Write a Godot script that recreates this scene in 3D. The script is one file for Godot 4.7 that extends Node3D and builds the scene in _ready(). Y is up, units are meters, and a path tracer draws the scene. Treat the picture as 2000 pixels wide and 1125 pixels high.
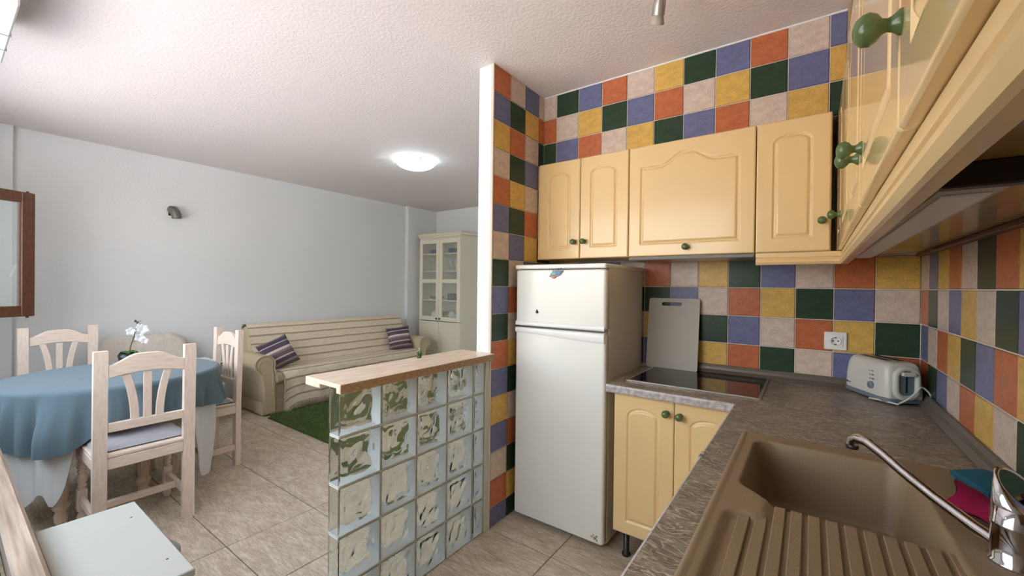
extends Node3D
# A small flat: tiled kitchen corner on the right, glass-block half wall, living and dining room on the left.
# Metres, y up. Origin: floor, at the corner of the tiled divider (x = 0) and the tiled soffit over the kitchen cabinets (z = 0).
const H := 2.4975
const WR := 1.7756   # right wall
const ZB := -0.24    # kitchen back wall
const CT := 0.848    # counter top
const T := 0.15      # wall tile pitch

var M := {}
var used := {}
var rng := RandomNumberGenerator.new()
var cache := {}


func _ready() -> void:
	rng.seed = 7
	# ---------- camera, sky, exposure
	var cam := Camera3D.new()
	cam.name = "camera"
	cam.fov = 69.43161
	cam.near = 0.03
	cam.far = 100.0
	cam.basis = Basis.from_euler(Vector3(-0.0055844, 0.6230942, 0.0121136), EULER_ORDER_YXZ)
	cam.position = Vector3(1.386240, 1.309223, 2.255970)
	add_child(cam)
	cam.current = true
	var we := WorldEnvironment.new()
	we.name = "world_environment"
	var e := Environment.new()
	e.background_mode = Environment.BG_SKY
	var sky := Sky.new()
	var sm := ProceduralSkyMaterial.new()
	sm.sky_top_color = Color(0.86, 0.92, 1.0)
	sm.sky_horizon_color = Color(1.0, 0.99, 0.97)
	sm.ground_horizon_color = Color(0.93, 0.90, 0.86)
	sm.ground_bottom_color = Color(0.80, 0.77, 0.72)
	sm.sky_curve = 0.2
	sm.sky_energy_multiplier = 1.0
	sm.ground_energy_multiplier = 0.9
	sky.sky_material = sm
	e.sky = sky
	e.background_energy_multiplier = 3.2
	e.tonemap_mode = Environment.TONE_MAPPER_LINEAR
	e.tonemap_exposure = 2.22
	e.sdfgi_enabled = true
	e.ssao_enabled = true
	e.ssil_enabled = true
	we.environment = e
	add_child(we)
	# the sun stands behind the house: it reaches the terrace outside the long window, never the room
	var sun := DirectionalLight3D.new()
	sun.name = "sun"
	sun.rotation = Vector3(deg_to_rad(-58), deg_to_rad(160), 0)
	sun.light_color = Color(1.0, 0.97, 0.95)
	sun.light_energy = 4.8
	sun.light_angular_distance = 0.5
	sun.shadow_enabled = true
	sun.sky_mode = DirectionalLight3D.SKY_MODE_LIGHT_ONLY
	add_child(sun)

	materials()
	shell()
	kitchen_tiles()
	glass_wall()
	upper_cabinets()
	base_units()
	fridge()
	counter_things()
	living()
	dining()
	dresser()
	lamps()
	foreground()


# =====================================================================  mesh helpers
func mb() -> SurfaceTool:
	var st := SurfaceTool.new()
	st.begin(Mesh.PRIMITIVE_TRIANGLES)
	st.set_smooth_group(-1)
	return st


func tri(st: SurfaceTool, a: Vector3, b: Vector3, c: Vector3) -> void:   # counter-clockwise seen from outside
	st.add_vertex(a)
	st.add_vertex(c)
	st.add_vertex(b)


func quad(st: SurfaceTool, a: Vector3, b: Vector3, c: Vector3, d: Vector3) -> void:
	tri(st, a, b, c)
	tri(st, a, c, d)


func box(st: SurfaceTool, lo: Vector3, hi: Vector3, v := 0.002, xf := Transform3D.IDENTITY) -> void:
	var s := (hi - lo) * 0.5
	var m := (hi + lo) * 0.5
	v = minf(v, minf(s.x, minf(s.y, s.z)) * 0.8)
	st.set_smooth_group(-1)
	var P := func(x: float, y: float, z: float) -> Vector3: return xf * (m + Vector3(x, y, z))
	for ax in 3:
		var a1 := (ax + 1) % 3
		var a2 := (ax + 2) % 3
		for sg in [-1.0, 1.0]:
			var q: Array[Vector3] = []
			for k in [[-1.0, -1.0], [1.0, -1.0], [1.0, 1.0], [-1.0, 1.0]]:
				var p := Vector3.ZERO
				p[ax] = sg * s[ax]
				p[a1] = k[0] * (s[a1] - v)
				p[a2] = k[1] * (s[a2] - v)
				q.append(xf * (m + p))
			if sg > 0:
				quad(st, q[0], q[1], q[2], q[3])
			else:
				quad(st, q[3], q[2], q[1], q[0])
	if v <= 0.00001:
		return
	for ax in 3:      # edges along ax
		var a1 := (ax + 1) % 3
		var a2 := (ax + 2) % 3
		for s1 in [-1.0, 1.0]:
			for s2 in [-1.0, 1.0]:
				var pa := Vector3.ZERO
				var pb := Vector3.ZERO
				pa[a1] = s1 * s[a1]
				pa[a2] = s2 * (s[a2] - v)
				pb[a1] = s1 * (s[a1] - v)
				pb[a2] = s2 * s[a2]
				var l := Vector3.ZERO
				l[ax] = s[ax] - v
				if s1 * s2 > 0:
					quad(st, xf * (m + pa + l), xf * (m + pa - l), xf * (m + pb - l), xf * (m + pb + l))
				else:
					quad(st, xf * (m + pa - l), xf * (m + pa + l), xf * (m + pb + l), xf * (m + pb - l))
	for sx in [-1.0, 1.0]:
		for sy in [-1.0, 1.0]:
			for sz in [-1.0, 1.0]:
				var a: Vector3 = P.call(sx * s.x, sy * (s.y - v), sz * (s.z - v))
				var b: Vector3 = P.call(sx * (s.x - v), sy * s.y, sz * (s.z - v))
				var c: Vector3 = P.call(sx * (s.x - v), sy * (s.y - v), sz * s.z)
				if sx * sy * sz > 0:
					tri(st, a, b, c)
				else:
					tri(st, a, c, b)


func uv_box(st: SurfaceTool, lo: Vector3, hi: Vector3) -> void:   # plain box with planar coordinates in metres
	for ax in 3:
		var a1 := (ax + 1) % 3
		var a2 := (ax + 2) % 3
		for sg in 2:
			var q: Array[Vector3] = []
			for k in [[0, 0], [1, 0], [1, 1], [0, 1]]:
				var p := Vector3.ZERO
				p[ax] = hi[ax] if sg else lo[ax]
				p[a1] = hi[a1] if k[0] else lo[a1]
				p[a2] = hi[a2] if k[1] else lo[a2]
				q.append(p)
			for o in ([0, 2, 1, 0, 3, 2] if sg else [0, 1, 2, 0, 2, 3]):
				st.set_uv(Vector2(q[o][a1], q[o][a2]))
				st.add_vertex(q[o])


func lathe(st: SurfaceTool, prof: Array, segs := 24, xf := Transform3D.IDENTITY, group := 1) -> void:   # prof: Vector2(r, y) upwards, outside on the right
	st.set_smooth_group(group)
	for i in prof.size() - 1:
		var p0: Vector2 = prof[i]
		var p1: Vector2 = prof[i + 1]
		for k in segs:
			var t0 := TAU * k / segs
			var t1 := TAU * (k + 1) / segs
			var a := xf * Vector3(p0.x * cos(t0), p0.y, -p0.x * sin(t0))
			var b := xf * Vector3(p0.x * cos(t1), p0.y, -p0.x * sin(t1))
			var c := xf * Vector3(p1.x * cos(t1), p1.y, -p1.x * sin(t1))
			var d := xf * Vector3(p1.x * cos(t0), p1.y, -p1.x * sin(t0))
			if p0.x > 0.00001:
				tri(st, a, b, c)
			if p1.x > 0.00001:
				tri(st, a, c, d)
	st.set_smooth_group(-1)


func tube(st: SurfaceTool, pts: Array, r: Variant, sides := 10, caps := true, flat := Vector2.ONE) -> void:
	var n := pts.size()
	var rings: Array = []
	var up := Vector3(0, 1, 0)
	for i in n:
		var p: Vector3 = pts[i]
		var d: Vector3 = ((pts[mini(i + 1, n - 1)] as Vector3) - (pts[maxi(i - 1, 0)] as Vector3)).normalized()
		if i == 0:
			up = Vector3(0, 1, 0) if absf(d.y) < 0.9 else Vector3(0, 0, 1)
		var sx := d.cross(up).normalized()
		up = sx.cross(d).normalized()
		var rad: float = r[i] if r is Array else r
		var ring: Array[Vector3] = []
		for k in sides:
			var t := TAU * k / sides
			ring.append(p + sx * cos(t) * rad * flat.x + up * sin(t) * rad * flat.y)
		rings.append(ring)
	st.set_smooth_group(1)
	for i in n - 1:
		for k in sides:
			var k2 := (k + 1) % sides
			quad(st, rings[i][k], rings[i][k2], rings[i + 1][k2], rings[i + 1][k])
	st.set_smooth_group(-1)
	if caps:
		for k in range(1, sides - 1):
			tri(st, rings[0][0], rings[0][k + 1], rings[0][k])
			tri(st, rings[n - 1][0], rings[n - 1][k], rings[n - 1][k + 1])


# a closed outline (counter-clockwise in x,y) pushed out along z, with small chamfers on both faces
func prism(st: SurfaceTool, poly: PackedVector2Array, depth: float, xf := Transform3D.IDENTITY, v := 0.002, smooth_sides := false) -> void:
	if not Geometry2D.is_polygon_clockwise(poly):
		pass
	else:
		poly = poly.duplicate()
		poly.reverse()
	var n := poly.size()
	var inner := PackedVector2Array()
	for i in n:
		var a := poly[(i + n - 1) % n]
		var b := poly[i]
		var c := poly[(i + 1) % n]
		var n1 := (b - a).normalized()
		var n2 := (c - b).normalized()
		var nn := Vector2(-n1.y - n2.y, n1.x + n2.x)
		nn = nn.normalized() if nn.length() > 0.001 else Vector2(-n1.y, n1.x)
		inner.append(b + nn * v / maxf(0.4, nn.dot(Vector2(-n1.y, n1.x))))
	var idx := Geometry2D.triangulate_polygon(inner)
	st.set_smooth_group(-1)
	for k in range(0, idx.size(), 3):
		var a := inner[idx[k]]
		var b := inner[idx[k + 1]]
		var c := inner[idx[k + 2]]
		if (b - a).cross(c - a) < 0:
			var t := b
			b = c
			c = t
		tri(st, xf * Vector3(a.x, a.y, depth), xf * Vector3(b.x, b.y, depth), xf * Vector3(c.x, c.y, depth))
		tri(st, xf * Vector3(a.x, a.y, 0), xf * Vector3(c.x, c.y, 0), xf * Vector3(b.x, b.y, 0))
	var layers := [[inner, 0.0], [poly, v], [poly, depth - v], [inner, depth]]
	for l in 3:
		st.set_smooth_group(3 + l if smooth_sides else -1)
		for i in n:
			var j := (i + 1) % n
			var p0: PackedVector2Array = layers[l][0]
			var p1: PackedVector2Array = layers[l + 1][0]
			var z0: float = layers[l][1]
			var z1: float = layers[l + 1][1]
			quad(st, xf * Vector3(p0[i].x, p0[i].y, z0), xf * Vector3(p0[j].x, p0[j].y, z0), xf * Vector3(p1[j].x, p1[j].y, z1), xf * Vector3(p1[i].x, p1[i].y, z1))
	st.set_smooth_group(-1)


# a grid of points as an ArrayMesh with smooth normals; P[i][j], i along u, j along v; front where du x dv points
func grid_mesh(P: Array, uvs := true, double := 0.0, uscale := 1.0, vscale := 1.0) -> ArrayMesh:
	var nu := P.size()
	var nv: int = P[0].size()
	var vs := PackedVector3Array()
	var ns := PackedVector3Array()
	var us := PackedVector2Array()
	var ix := PackedInt32Array()
	for pass_ in (2 if double > 0.0 else 1):
		var base := vs.size()
		for i in nu:
			for j in nv:
				var du: Vector3 = P[mini(i + 1, nu - 1)][j] - P[maxi(i - 1, 0)][j]
				var dv: Vector3 = P[i][mini(j + 1, nv - 1)] - P[i][maxi(j - 1, 0)]
				var n := du.cross(dv).normalized()
				if n.length() < 0.5:
					n = Vector3.UP
				vs.append(P[i][j] - (n * double if pass_ == 1 else Vector3.ZERO))
				ns.append(-n if pass_ == 1 else n)
				us.append(Vector2(uscale * i / (nu - 1), vscale * j / (nv - 1)))
		for i in nu - 1:
			for j in nv - 1:
				var a := base + i * nv + j
				var b := a + nv
				if pass_ == 0:
					ix.append_array([a, b + 1, b, a, a + 1, b + 1])
				else:
					ix.append_array([a, b, b + 1, a, b + 1, a + 1])
	if double > 0.0:   # close the rim
		var o := nu * nv
		var rim: Array[int] = []
		for i in nu:
			rim.append(i * nv)
		for j in range(1, nv):
			rim.append((nu - 1) * nv + j)
		for i in range(nu - 2, -1, -1):
			rim.append(i * nv + nv - 1)
		for j in range(nv - 2, 0, -1):
			rim.append(j)
		for k in rim.size():
			var a := rim[k]
			var b := rim[(k + 1) % rim.size()]
			ix.append_array([a, b, b + o, a, b + o, a + o])
	var arr := []
	arr.resize(Mesh.ARRAY_MAX)
	arr[Mesh.ARRAY_VERTEX] = vs
	arr[Mesh.ARRAY_NORMAL] = ns
	if uvs:
		arr[Mesh.ARRAY_TEX_UV] = us
	arr[Mesh.ARRAY_INDEX] = ix
	var m := ArrayMesh.new()
	m.add_surface_from_arrays(Mesh.PRIMITIVE_TRIANGLES, arr)
	return m


# a slab whose front (z = 0 and up or down) follows zf(x, y); back at -t
func relief(w: float, h: float, t: float, cell: float, zf: Callable) -> ArrayMesh:
	var nx := int(ceil(w / cell)) + 1
	var ny := int(ceil(h / cell)) + 1
	var P := []
	for i in nx:
		var col := []
		for j in ny:
			var x := w * i / (nx - 1)
			var y := h * j / (ny - 1)
			col.append(Vector3(x, y, zf.call(x, y)))
		P.append(col)
	var m := grid_mesh(P, false)
	var st := mb()
	for i in nx - 1:
		var a: Vector3 = P[i][0]
		var b: Vector3 = P[i + 1][0]
		quad(st, Vector3(a.x, a.y, -t), Vector3(b.x, b.y, -t), b, a)
		a = P[i][ny - 1]
		b = P[i + 1][ny - 1]
		quad(st, a, b, Vector3(b.x, b.y, -t), Vector3(a.x, a.y, -t))
	for j in ny - 1:
		var a: Vector3 = P[0][j]
		var b: Vector3 = P[0][j + 1]
		quad(st, a, b, Vector3(b.x, b.y, -t), Vector3(a.x, a.y, -t))
		a = P[nx - 1][j]
		b = P[nx - 1][j + 1]
		quad(st, b, a, Vector3(a.x, a.y, -t), Vector3(b.x, b.y, -t))
	quad(st, Vector3(0, 0, -t), Vector3(0, h, -t), Vector3(w, h, -t), Vector3(w, 0, -t))
	st.generate_normals()
	var arr := st.commit_to_arrays()
	m.add_surface_from_arrays(Mesh.PRIMITIVE_TRIANGLES, arr)
	return m


func done(st: SurfaceTool) -> ArrayMesh:
	st.generate_normals()
	return st.commit()


# =====================================================================  node helpers
func uniq(called: String) -> String:
	if not used.has(called):
		used[called] = 0
		return called
	used[called] += 1
	return "%s_%03d" % [called, used[called]]


func part(called: String, shape: Variant, m: Material, parent: Node, at := Vector3.ZERO, b := Basis.IDENTITY) -> MeshInstance3D:
	var o := MeshInstance3D.new()
	o.name = called
	o.mesh = done(shape) if shape is SurfaceTool else shape
	if o.mesh.get_surface_count() == 1:
		o.material_override = m
	else:
		for k in o.mesh.get_surface_count():
			o.set_surface_override_material(k, m)
	o.transform = Transform3D(b, at)
	o.cast_shadow = GeometryInstance3D.SHADOW_CASTING_SETTING_ON
	if parent == self:
		o.name = uniq(called)
		add_child(o)
	else:
		var n := 0
		var want := called
		while parent.has_node(NodePath(want)):
			n += 1
			want = "%s_%03d" % [called, n]
		o.name = want
		parent.add_child(o)
	return o


func tile_part(called: String, m: Mesh, mat: Material, parent: Node, at: Vector3, b: Basis, n: int) -> void:
	var o := MeshInstance3D.new()
	o.name = called if n == 0 else "%s_%03d" % [called, n]
	o.mesh = m
	o.material_override = mat
	o.transform = Transform3D(b, at)
	parent.add_child(o)


func thing(called: String, label: String, category: String, at := Vector3.ZERO, turn := 0.0, group := "") -> Node3D:
	var o := Node3D.new()
	o.name = uniq(called)
	o.position = at
	o.rotation.y = turn
	add_child(o)
	return tag(o, label, category, group)


func tag(o: Node3D, label: String, category: String, group := "") -> Node3D:
	o.set_meta("label", label)
	o.set_meta("category", category)
	if group != "":
		o.set_meta("group", group)
	return o


func structure(called: String, shape: Variant, m: Material, parent: Node = self) -> MeshInstance3D:
	var o := part(called, shape, m, parent)
	if parent == self:
		o.set_meta("kind", "structure")
	return o


func copy(src: Node3D, label: String, at: Vector3, turn := 0.0) -> Node3D:
	var c: Node3D = src.duplicate()
	c.name = uniq(String(src.name).rstrip("_0123456789"))
	add_child(c)
	c.position = at
	c.rotation.y = turn
	c.set_meta("label", label)
	return c


# =====================================================================  materials
func noise(freq: float, oct := 3, sd := 1, type := FastNoiseLite.TYPE_SIMPLEX_SMOOTH) -> FastNoiseLite:
	var n := FastNoiseLite.new()
	n.seed = sd
	n.frequency = freq
	n.noise_type = type
	n.fractal_octaves = oct
	return n


func ntex(freq: float, c0: Color, c1: Color, oct := 3, sd := 1, size := 256, mid := 0.5) -> NoiseTexture2D:
	var t := NoiseTexture2D.new()
	t.width = size
	t.height = size
	t.seamless = true
	t.noise = noise(freq, oct, sd)
	var g := Gradient.new()
	g.set_color(0, c0)
	g.set_color(1, c1)
	if mid != 0.5:
		g.add_point(mid, c0.lerp(c1, 0.5))
	t.color_ramp = g
	return t


func mat(called: String, c: Color, rough := 0.6, metal := 0.0) -> StandardMaterial3D:
	var m := StandardMaterial3D.new()
	m.resource_name = called
	m.albedo_color = c
	m.roughness = rough
	m.metallic = metal
	M[called] = m
	return m


func tri_tex(m: StandardMaterial3D, tex: Texture2D, sc: Vector3, world := true) -> StandardMaterial3D:
	m.albedo_texture = tex
	m.uv1_triplanar = true
	m.uv1_world_triplanar = world
	m.uv1_scale = sc
	return m


func bump(m: StandardMaterial3D, tex: Texture2D, cm: float) -> StandardMaterial3D:
	m.heightmap_enabled = true
	m.heightmap_texture = tex
	m.heightmap_scale = cm
	return m


func rgb8(r: float, g: float, b: float) -> Color:
	return Color(r / 255.0, g / 255.0, b / 255.0)


func materials() -> void:
	var G0 := Color(0, 0, 0)
	var G1 := Color(1, 1, 1)
	# plaster
	var stucco := ntex(0.035, G0, G1, 3, 3, 512)
	var m := mat("wall_paint", rgb8(226, 228, 228), 0.85)
	m = mat("wall_stucco", rgb8(226, 228, 228), 0.85)
	m.uv1_scale = Vector3(2.2, 2.2, 2.2)
	bump(m, stucco, 0.10)
	m = mat("ceiling_stucco", rgb8(230, 222, 219), 0.9)
	m.uv1_scale = Vector3(2.6, 2.6, 2.6)
	bump(m, stucco, 0.14)
	mat("white_paint", rgb8(240, 240, 238), 0.6)
	mat("white_board", rgb8(178, 178, 168), 0.5)
	mat("tile_grout", rgb8(226, 216, 200), 0.85)
	mat("floor_grout", rgb8(92, 80, 68), 0.9)
	mat("terrace_stone", rgb8(208, 204, 202), 0.9)
	mat("trim_beige", rgb8(206, 196, 180), 0.5)
	# glazed tiles: five glazes, three mottles
	var glaze := {"O": rgb8(202, 118, 78), "G": rgb8(54, 74, 56), "B": rgb8(118, 122, 158), "P": rgb8(222, 202, 184), "Y": rgb8(228, 186, 100)}
	for v in 3:
		var img := Image.create(128, 128, false, Image.FORMAT_RGB8)
		var na := noise(0.018, 3, 20 + v)
		var nb := noise(0.07, 2, 40 + v)
		for y in 128:
			for x in 128:
				var k := 0.94 + 0.07 * na.get_noise_2d(x, y * 1.4) + 0.06 * nb.get_noise_2d(x * 1.5, y * 1.5)
				var ed := minf(minf(x, 127 - x), minf(y, 127 - y)) + 2.5 * nb.get_noise_2d(x * 2, y * 2)
				k *= lerpf(0.90, 1.0, smoothstep(0.0, 4.0, ed))
				k = clampf(k, 0.0, 1.0)
				img.set_pixel(x, y, Color(k, k, k))
		var tex := ImageTexture.create_from_image(img)
		for g in glaze:
			var q := mat("glaze_%s_%d" % [g, v], glaze[g], 0.28)
			q.albedo_texture = tex
			q.metallic_specular = 0.32
	# floor tiles: streaked stone
	for v in 4:
		var img := Image.create(192, 192, false, Image.FORMAT_RGB8)
		var na := noise(0.012, 4, 60 + v)
		var nb := noise(0.05, 3, 80 + v)
		var nc := noise(0.25, 2, 95 + v)
		for y in 192:
			for x in 192:
				var s := na.get_noise_2d(x * 0.8, y * 2.2) * 0.55 + nb.get_noise_2d(x * 0.55, y * 3.4) * 0.65 + nc.get_noise_2d(x * 0.5, y * 1.6) * 0.35
				s = clampf(0.55 + s * 0.75, 0.0, 1.0)
				var c := rgb8(164, 144, 118).lerp(rgb8(222, 208, 186), s)
				img.set_pixel(x, y, c)
		var q := mat("floor_stone_%d" % v, Color(1, 1, 1), 0.42)
		q.albedo_texture = ImageTexture.create_from_image(img)
	# kitchen
	m = mat("cream_lacquer", rgb8(234, 202, 145), 0.3)
	m.clearcoat_enabled = true
	m.clearcoat = 0.35
	m.clearcoat_roughness = 0.12
	m = mat("cream_gloss", rgb8(234, 202, 145), 0.22)
	m.clearcoat_enabled = true
	m.clearcoat = 0.7
	m.clearcoat_roughness = 0.06
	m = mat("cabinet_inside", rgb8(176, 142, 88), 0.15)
	mat("green_knob", rgb8(88, 108, 64), 0.22)
	# counter laminate: dark veined, streaks along x
	var lam := Image.create(512, 512, false, Image.FORMAT_RGB8)
	var l1 := noise(0.010, 3, 5)
	var l2 := noise(0.022, 2, 6)
	var l3 := noise(0.05, 3, 8)
	for y in 512:
		for x in 512:
			var wx := x + 18.0 * l1.get_noise_2d(x * 1.2, y * 1.2)
			var wy := y + 16.0 * l1.get_noise_2d(y + 700, x * 1.2)
			var r := maxf(0.0, 1.0 - absf(l2.get_noise_2d(wx * 0.5 + wy * 0.3, wy * 2.6)) * 7.0)
			var r2 := maxf(0.0, 1.0 - absf(l2.get_noise_2d(wx * 0.9 - wy * 0.5 + 400, wy * 3.2 + 90)) * 6.0)
			var b := 0.5 + 0.5 * l1.get_noise_2d(x * 0.7 + 300, y * 1.6) + 0.35 * l3.get_noise_2d(x * 0.6, y * 2.0)
			var c := rgb8(92, 82, 69).lerp(rgb8(148, 135, 117), clampf(b, 0, 1))
			c = c.lerp(rgb8(206, 195, 174), clampf(0.85 * r + 0.6 * r2, 0, 0.9))
			lam.set_pixel(x, y, c)
	var lamt := ImageTexture.create_from_image(lam)
	m = tri_tex(mat("counter_laminate", Color(1, 1, 1), 0.36), lamt, Vector3(2.2, 2.2, 2.2))
	m = tri_tex(mat("counter_edge", rgb8(250, 250, 252), 0.4), ntex(0.03, rgb8(150, 140, 132), rgb8(214, 208, 204), 4, 9), Vector3(5, 5, 5))
	m = tri_tex(mat("sink_composite", Color(1, 1, 1), 0.5), ntex(0.45, rgb8(118, 98, 71), rgb8(170, 147, 115), 2, 11), Vector3(4, 4, 4))
	mat("sealing_strip", rgb8(104, 96, 84), 0.35, 0.2)
	mat("chrome", rgb8(214, 214, 216), 0.08, 1.0)
	mat("brushed_steel", rgb8(188, 186, 182), 0.34, 0.9)
	mat("pewter", rgb8(112, 110, 102), 0.45, 0.4)
	mat("dark_metal", rgb8(60, 56, 52), 0.4, 0.5)
	mat("black_plastic", rgb8(22, 22, 22), 0.35)
	mat("hob_glass", rgb8(14, 12, 11), 0.04)
	mat("fridge_enamel", rgb8(236, 235, 226), 0.2)
	m = tri_tex(mat("fridge_side", Color(1, 1, 1), 0.4), ntex(0.3, rgb8(206, 202, 190), rgb8(222, 218, 208), 2, 4), Vector3(5, 5, 5))
	mat("rubber_grey", rgb8(130, 128, 122), 0.6)
	mat("white_plastic", rgb8(236, 236, 232), 0.3)
	mat("toaster_shell", rgb8(206, 206, 196), 0.32)
	mat("toaster_grey", rgb8(112, 124, 132), 0.4)
	mat("board_plastic", rgb8(172, 165, 150), 0.45)
	mat("pink_cloth", rgb8(172, 16, 80), 0.85)
	mat("teal_sponge", rgb8(22, 88, 106), 0.9)
	mat("lamp_housing", rgb8(196, 192, 184), 0.4)
	# travertine slab on the half wall
	m = tri_tex(mat("travertine", Color(1, 1, 1), 0.25), ntex(0.02, rgb8(222, 196, 168), rgb8(240, 220, 196), 4, 12), Vector3(4, 4, 1.2))
	m = tri_tex(mat("travertine_edge", Color(1, 1, 1), 0.55), ntex(0.05, rgb8(134, 102, 70), rgb8(182, 148, 108), 4, 13), Vector3(3, 6, 3))
	m = mat("block_glass", Color(0.985, 1.0, 0.993, 0.0), 0.0)
	m.refraction_enabled = true
	m.refraction_scale = 0.05
	m.transparency = BaseMaterial3D.TRANSPARENCY_ALPHA
	mat("block_mortar", rgb8(196, 195, 178), 0.8)
	mat("block_coat", rgb8(250, 252, 252), 0.6)
	# wood
	for k in [["wood_x", Vector3(2, 14, 14)], ["wood_y", Vector3(14, 2, 14)], ["wood_z", Vector3(14, 14, 2)]]:
		tri_tex(mat(k[0], Color(1, 1, 1), 0.55), ntex(0.02, rgb8(226, 202, 182), rgb8(242, 224, 208), 3, 15), k[1], false)
	tri_tex(mat("weathered_wood", Color(1, 1, 1), 0.8), ntex(0.02, rgb8(140, 118, 100), rgb8(204, 184, 164), 3, 17, 256), Vector3(0.5, 12, 12))
	tri_tex(mat("brown_frame", Color(1, 1, 1), 0.4), ntex(0.02, rgb8(72, 42, 26), rgb8(112, 68, 42), 3, 18), Vector3(14, 3, 14))
	m = mat("window_glass", Color(0.86, 0.92, 0.9, 0.22), 0.02)
	m.transparency = BaseMaterial3D.TRANSPARENCY_ALPHA
	m = mat("cabinet_glass", Color(0.9, 0.95, 0.92, 0.10), 0.02)
	m.transparency = BaseMaterial3D.TRANSPARENCY_ALPHA
	# cloth
	var weave := ntex(0.35, G0, G1, 2, 21)
	m = tri_tex(mat("teal_linen", Color(1, 1, 1), 0.9), ntex(0.3, rgb8(84, 104, 112), rgb8(108, 129, 137), 2, 22), Vector3(5, 5, 5))
	m.rim_enabled = true
	m.rim = 0.3
	m = tri_tex(mat("white_linen", Color(1, 1, 1), 0.9), ntex(0.3, rgb8(216, 218, 216), rgb8(240, 240, 238), 2, 23), Vector3(5, 5, 5))
	tri_tex(mat("grey_cushion", Color(1, 1, 1), 0.95), ntex(0.3, rgb8(158, 156, 160), rgb8(198, 196, 200), 2, 24), Vector3(6, 6, 6))
	m = tri_tex(mat("sofa_fabric", Color(1, 1, 1), 0.9), ntex(0.3, rgb8(180, 162, 130), rgb8(212, 196, 166), 2, 25), Vector3(6, 6, 6))
	tri_tex(mat("armchair_fabric", Color(1, 1, 1), 0.9), ntex(0.06, rgb8(202, 192, 176), rgb8(222, 212, 198), 3, 26), Vector3(3, 3, 3))
	mat("sofa_dark_piping", rgb8(70, 54, 42), 0.8)
	var th := Image.create(1024, 64, false, Image.FORMAT_RGB8)
	var tn := noise(0.09, 3, 31)
	for x in 1024:
		for y in 64:
			var s := float(x) / 1024.0 * 15.0
			var f := s - floorf(s)
			var k := 0.5 + 0.6 * tn.get_noise_2d(x, y * 4.0)
			var c := rgb8(210, 194, 166).lerp(rgb8(234, 222, 198), clampf(k, 0, 1))
			c = c.lerp(rgb8(146, 120, 90), 0.7 * (1.0 - smoothstep(0.03, 0.15, absf(f - 0.15))))
			if f > 0.85:
				c = c.lerp(rgb8(236, 222, 196), 0.35)
			th.set_pixel(x, y, c)
	m = mat("throw_weave", Color(1, 1, 1), 0.95)
	m.albedo_texture = ImageTexture.create_from_image(th)
	m.uv1_scale = Vector3(1, 1, 1)
	mat("throw_fringe", rgb8(206, 190, 160), 0.95)
	var pl := Image.create(128, 256, false, Image.FORMAT_RGB8)
	var bands := [[0.0, 102, 86, 92], [0.10, 150, 132, 130], [0.17, 84, 70, 78], [0.30, 206, 190, 180], [0.345, 110, 92, 98], [0.47, 140, 122, 124], [0.54, 216, 200, 186], [0.62, 90, 78, 90], [0.78, 200, 186, 182], [0.81, 76, 66, 80], [0.93, 120, 104, 108]]
	var pn := noise(0.2, 2, 33)
	for y in 256:
		for x in 128:
			var c := Color.BLACK
			for b in bands:
				if y / 256.0 >= b[0]:
					c = rgb8(b[1], b[2], b[3])
			c = c * (1.0 + 0.3 * pn.get_noise_2d(x, y * 3.0))
			c.a = 1.0
			pl.set_pixel(x, y, c)
	m = mat("pillow_stripes", Color(1, 1, 1), 0.95)
	m.albedo_texture = ImageTexture.create_from_image(pl)
	mat("pillow_back", rgb8(62, 44, 50), 0.9)
	tri_tex(mat("rug_green", Color(1, 1, 1), 1.0), ntex(0.06, rgb8(48, 68, 28), rgb8(78, 98, 44), 3, 35), Vector3(4, 4, 4))
	tri_tex(mat("rug_pile", Color(1, 1, 1), 1.0), ntex(0.05, rgb8(70, 92, 40), rgb8(118, 140, 74), 3, 36), Vector3(5, 5, 5))
	mat("dresser_cream", rgb8(232, 226, 204), 0.45)
	mat("porcelain", rgb8(240, 240, 236), 0.15)
	mat("blue_china", rgb8(52, 66, 110), 0.2)
	mat("teal_china", rgb8(70, 120, 122), 0.2)
	mat("dark_china", rgb8(70, 76, 84), 0.2)
	m = mat("drinking_glass", Color(0.95, 0.97, 0.97, 0.25), 0.03)
	m.transparency = BaseMaterial3D.TRANSPARENCY_ALPHA
	mat("petal_white", rgb8(246, 246, 244), 0.6)
	mat("stem_green", rgb8(70, 78, 42), 0.6)
	mat("leaf_green", rgb8(64, 112, 46), 0.5)
	mat("grey_box", rgb8(150, 150, 146), 0.7)
	mat("rust", rgb8(176, 140, 84), 0.8)
	m = mat("lamp_glow", rgb8(244, 252, 252), 0.3)
	m.emission_enabled = true
	m.emission = Color(0.86, 0.97, 1.0)
	m.emission_energy_multiplier = 0.5
	for k in [["red", 206, 96, 66], ["blue", 84, 118, 168], ["teal", 92, 158, 160], ["grey", 120, 120, 122]]:
		mat("magnet_" + k[0], rgb8(k[1], k[2], k[3]), 0.3)


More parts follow.
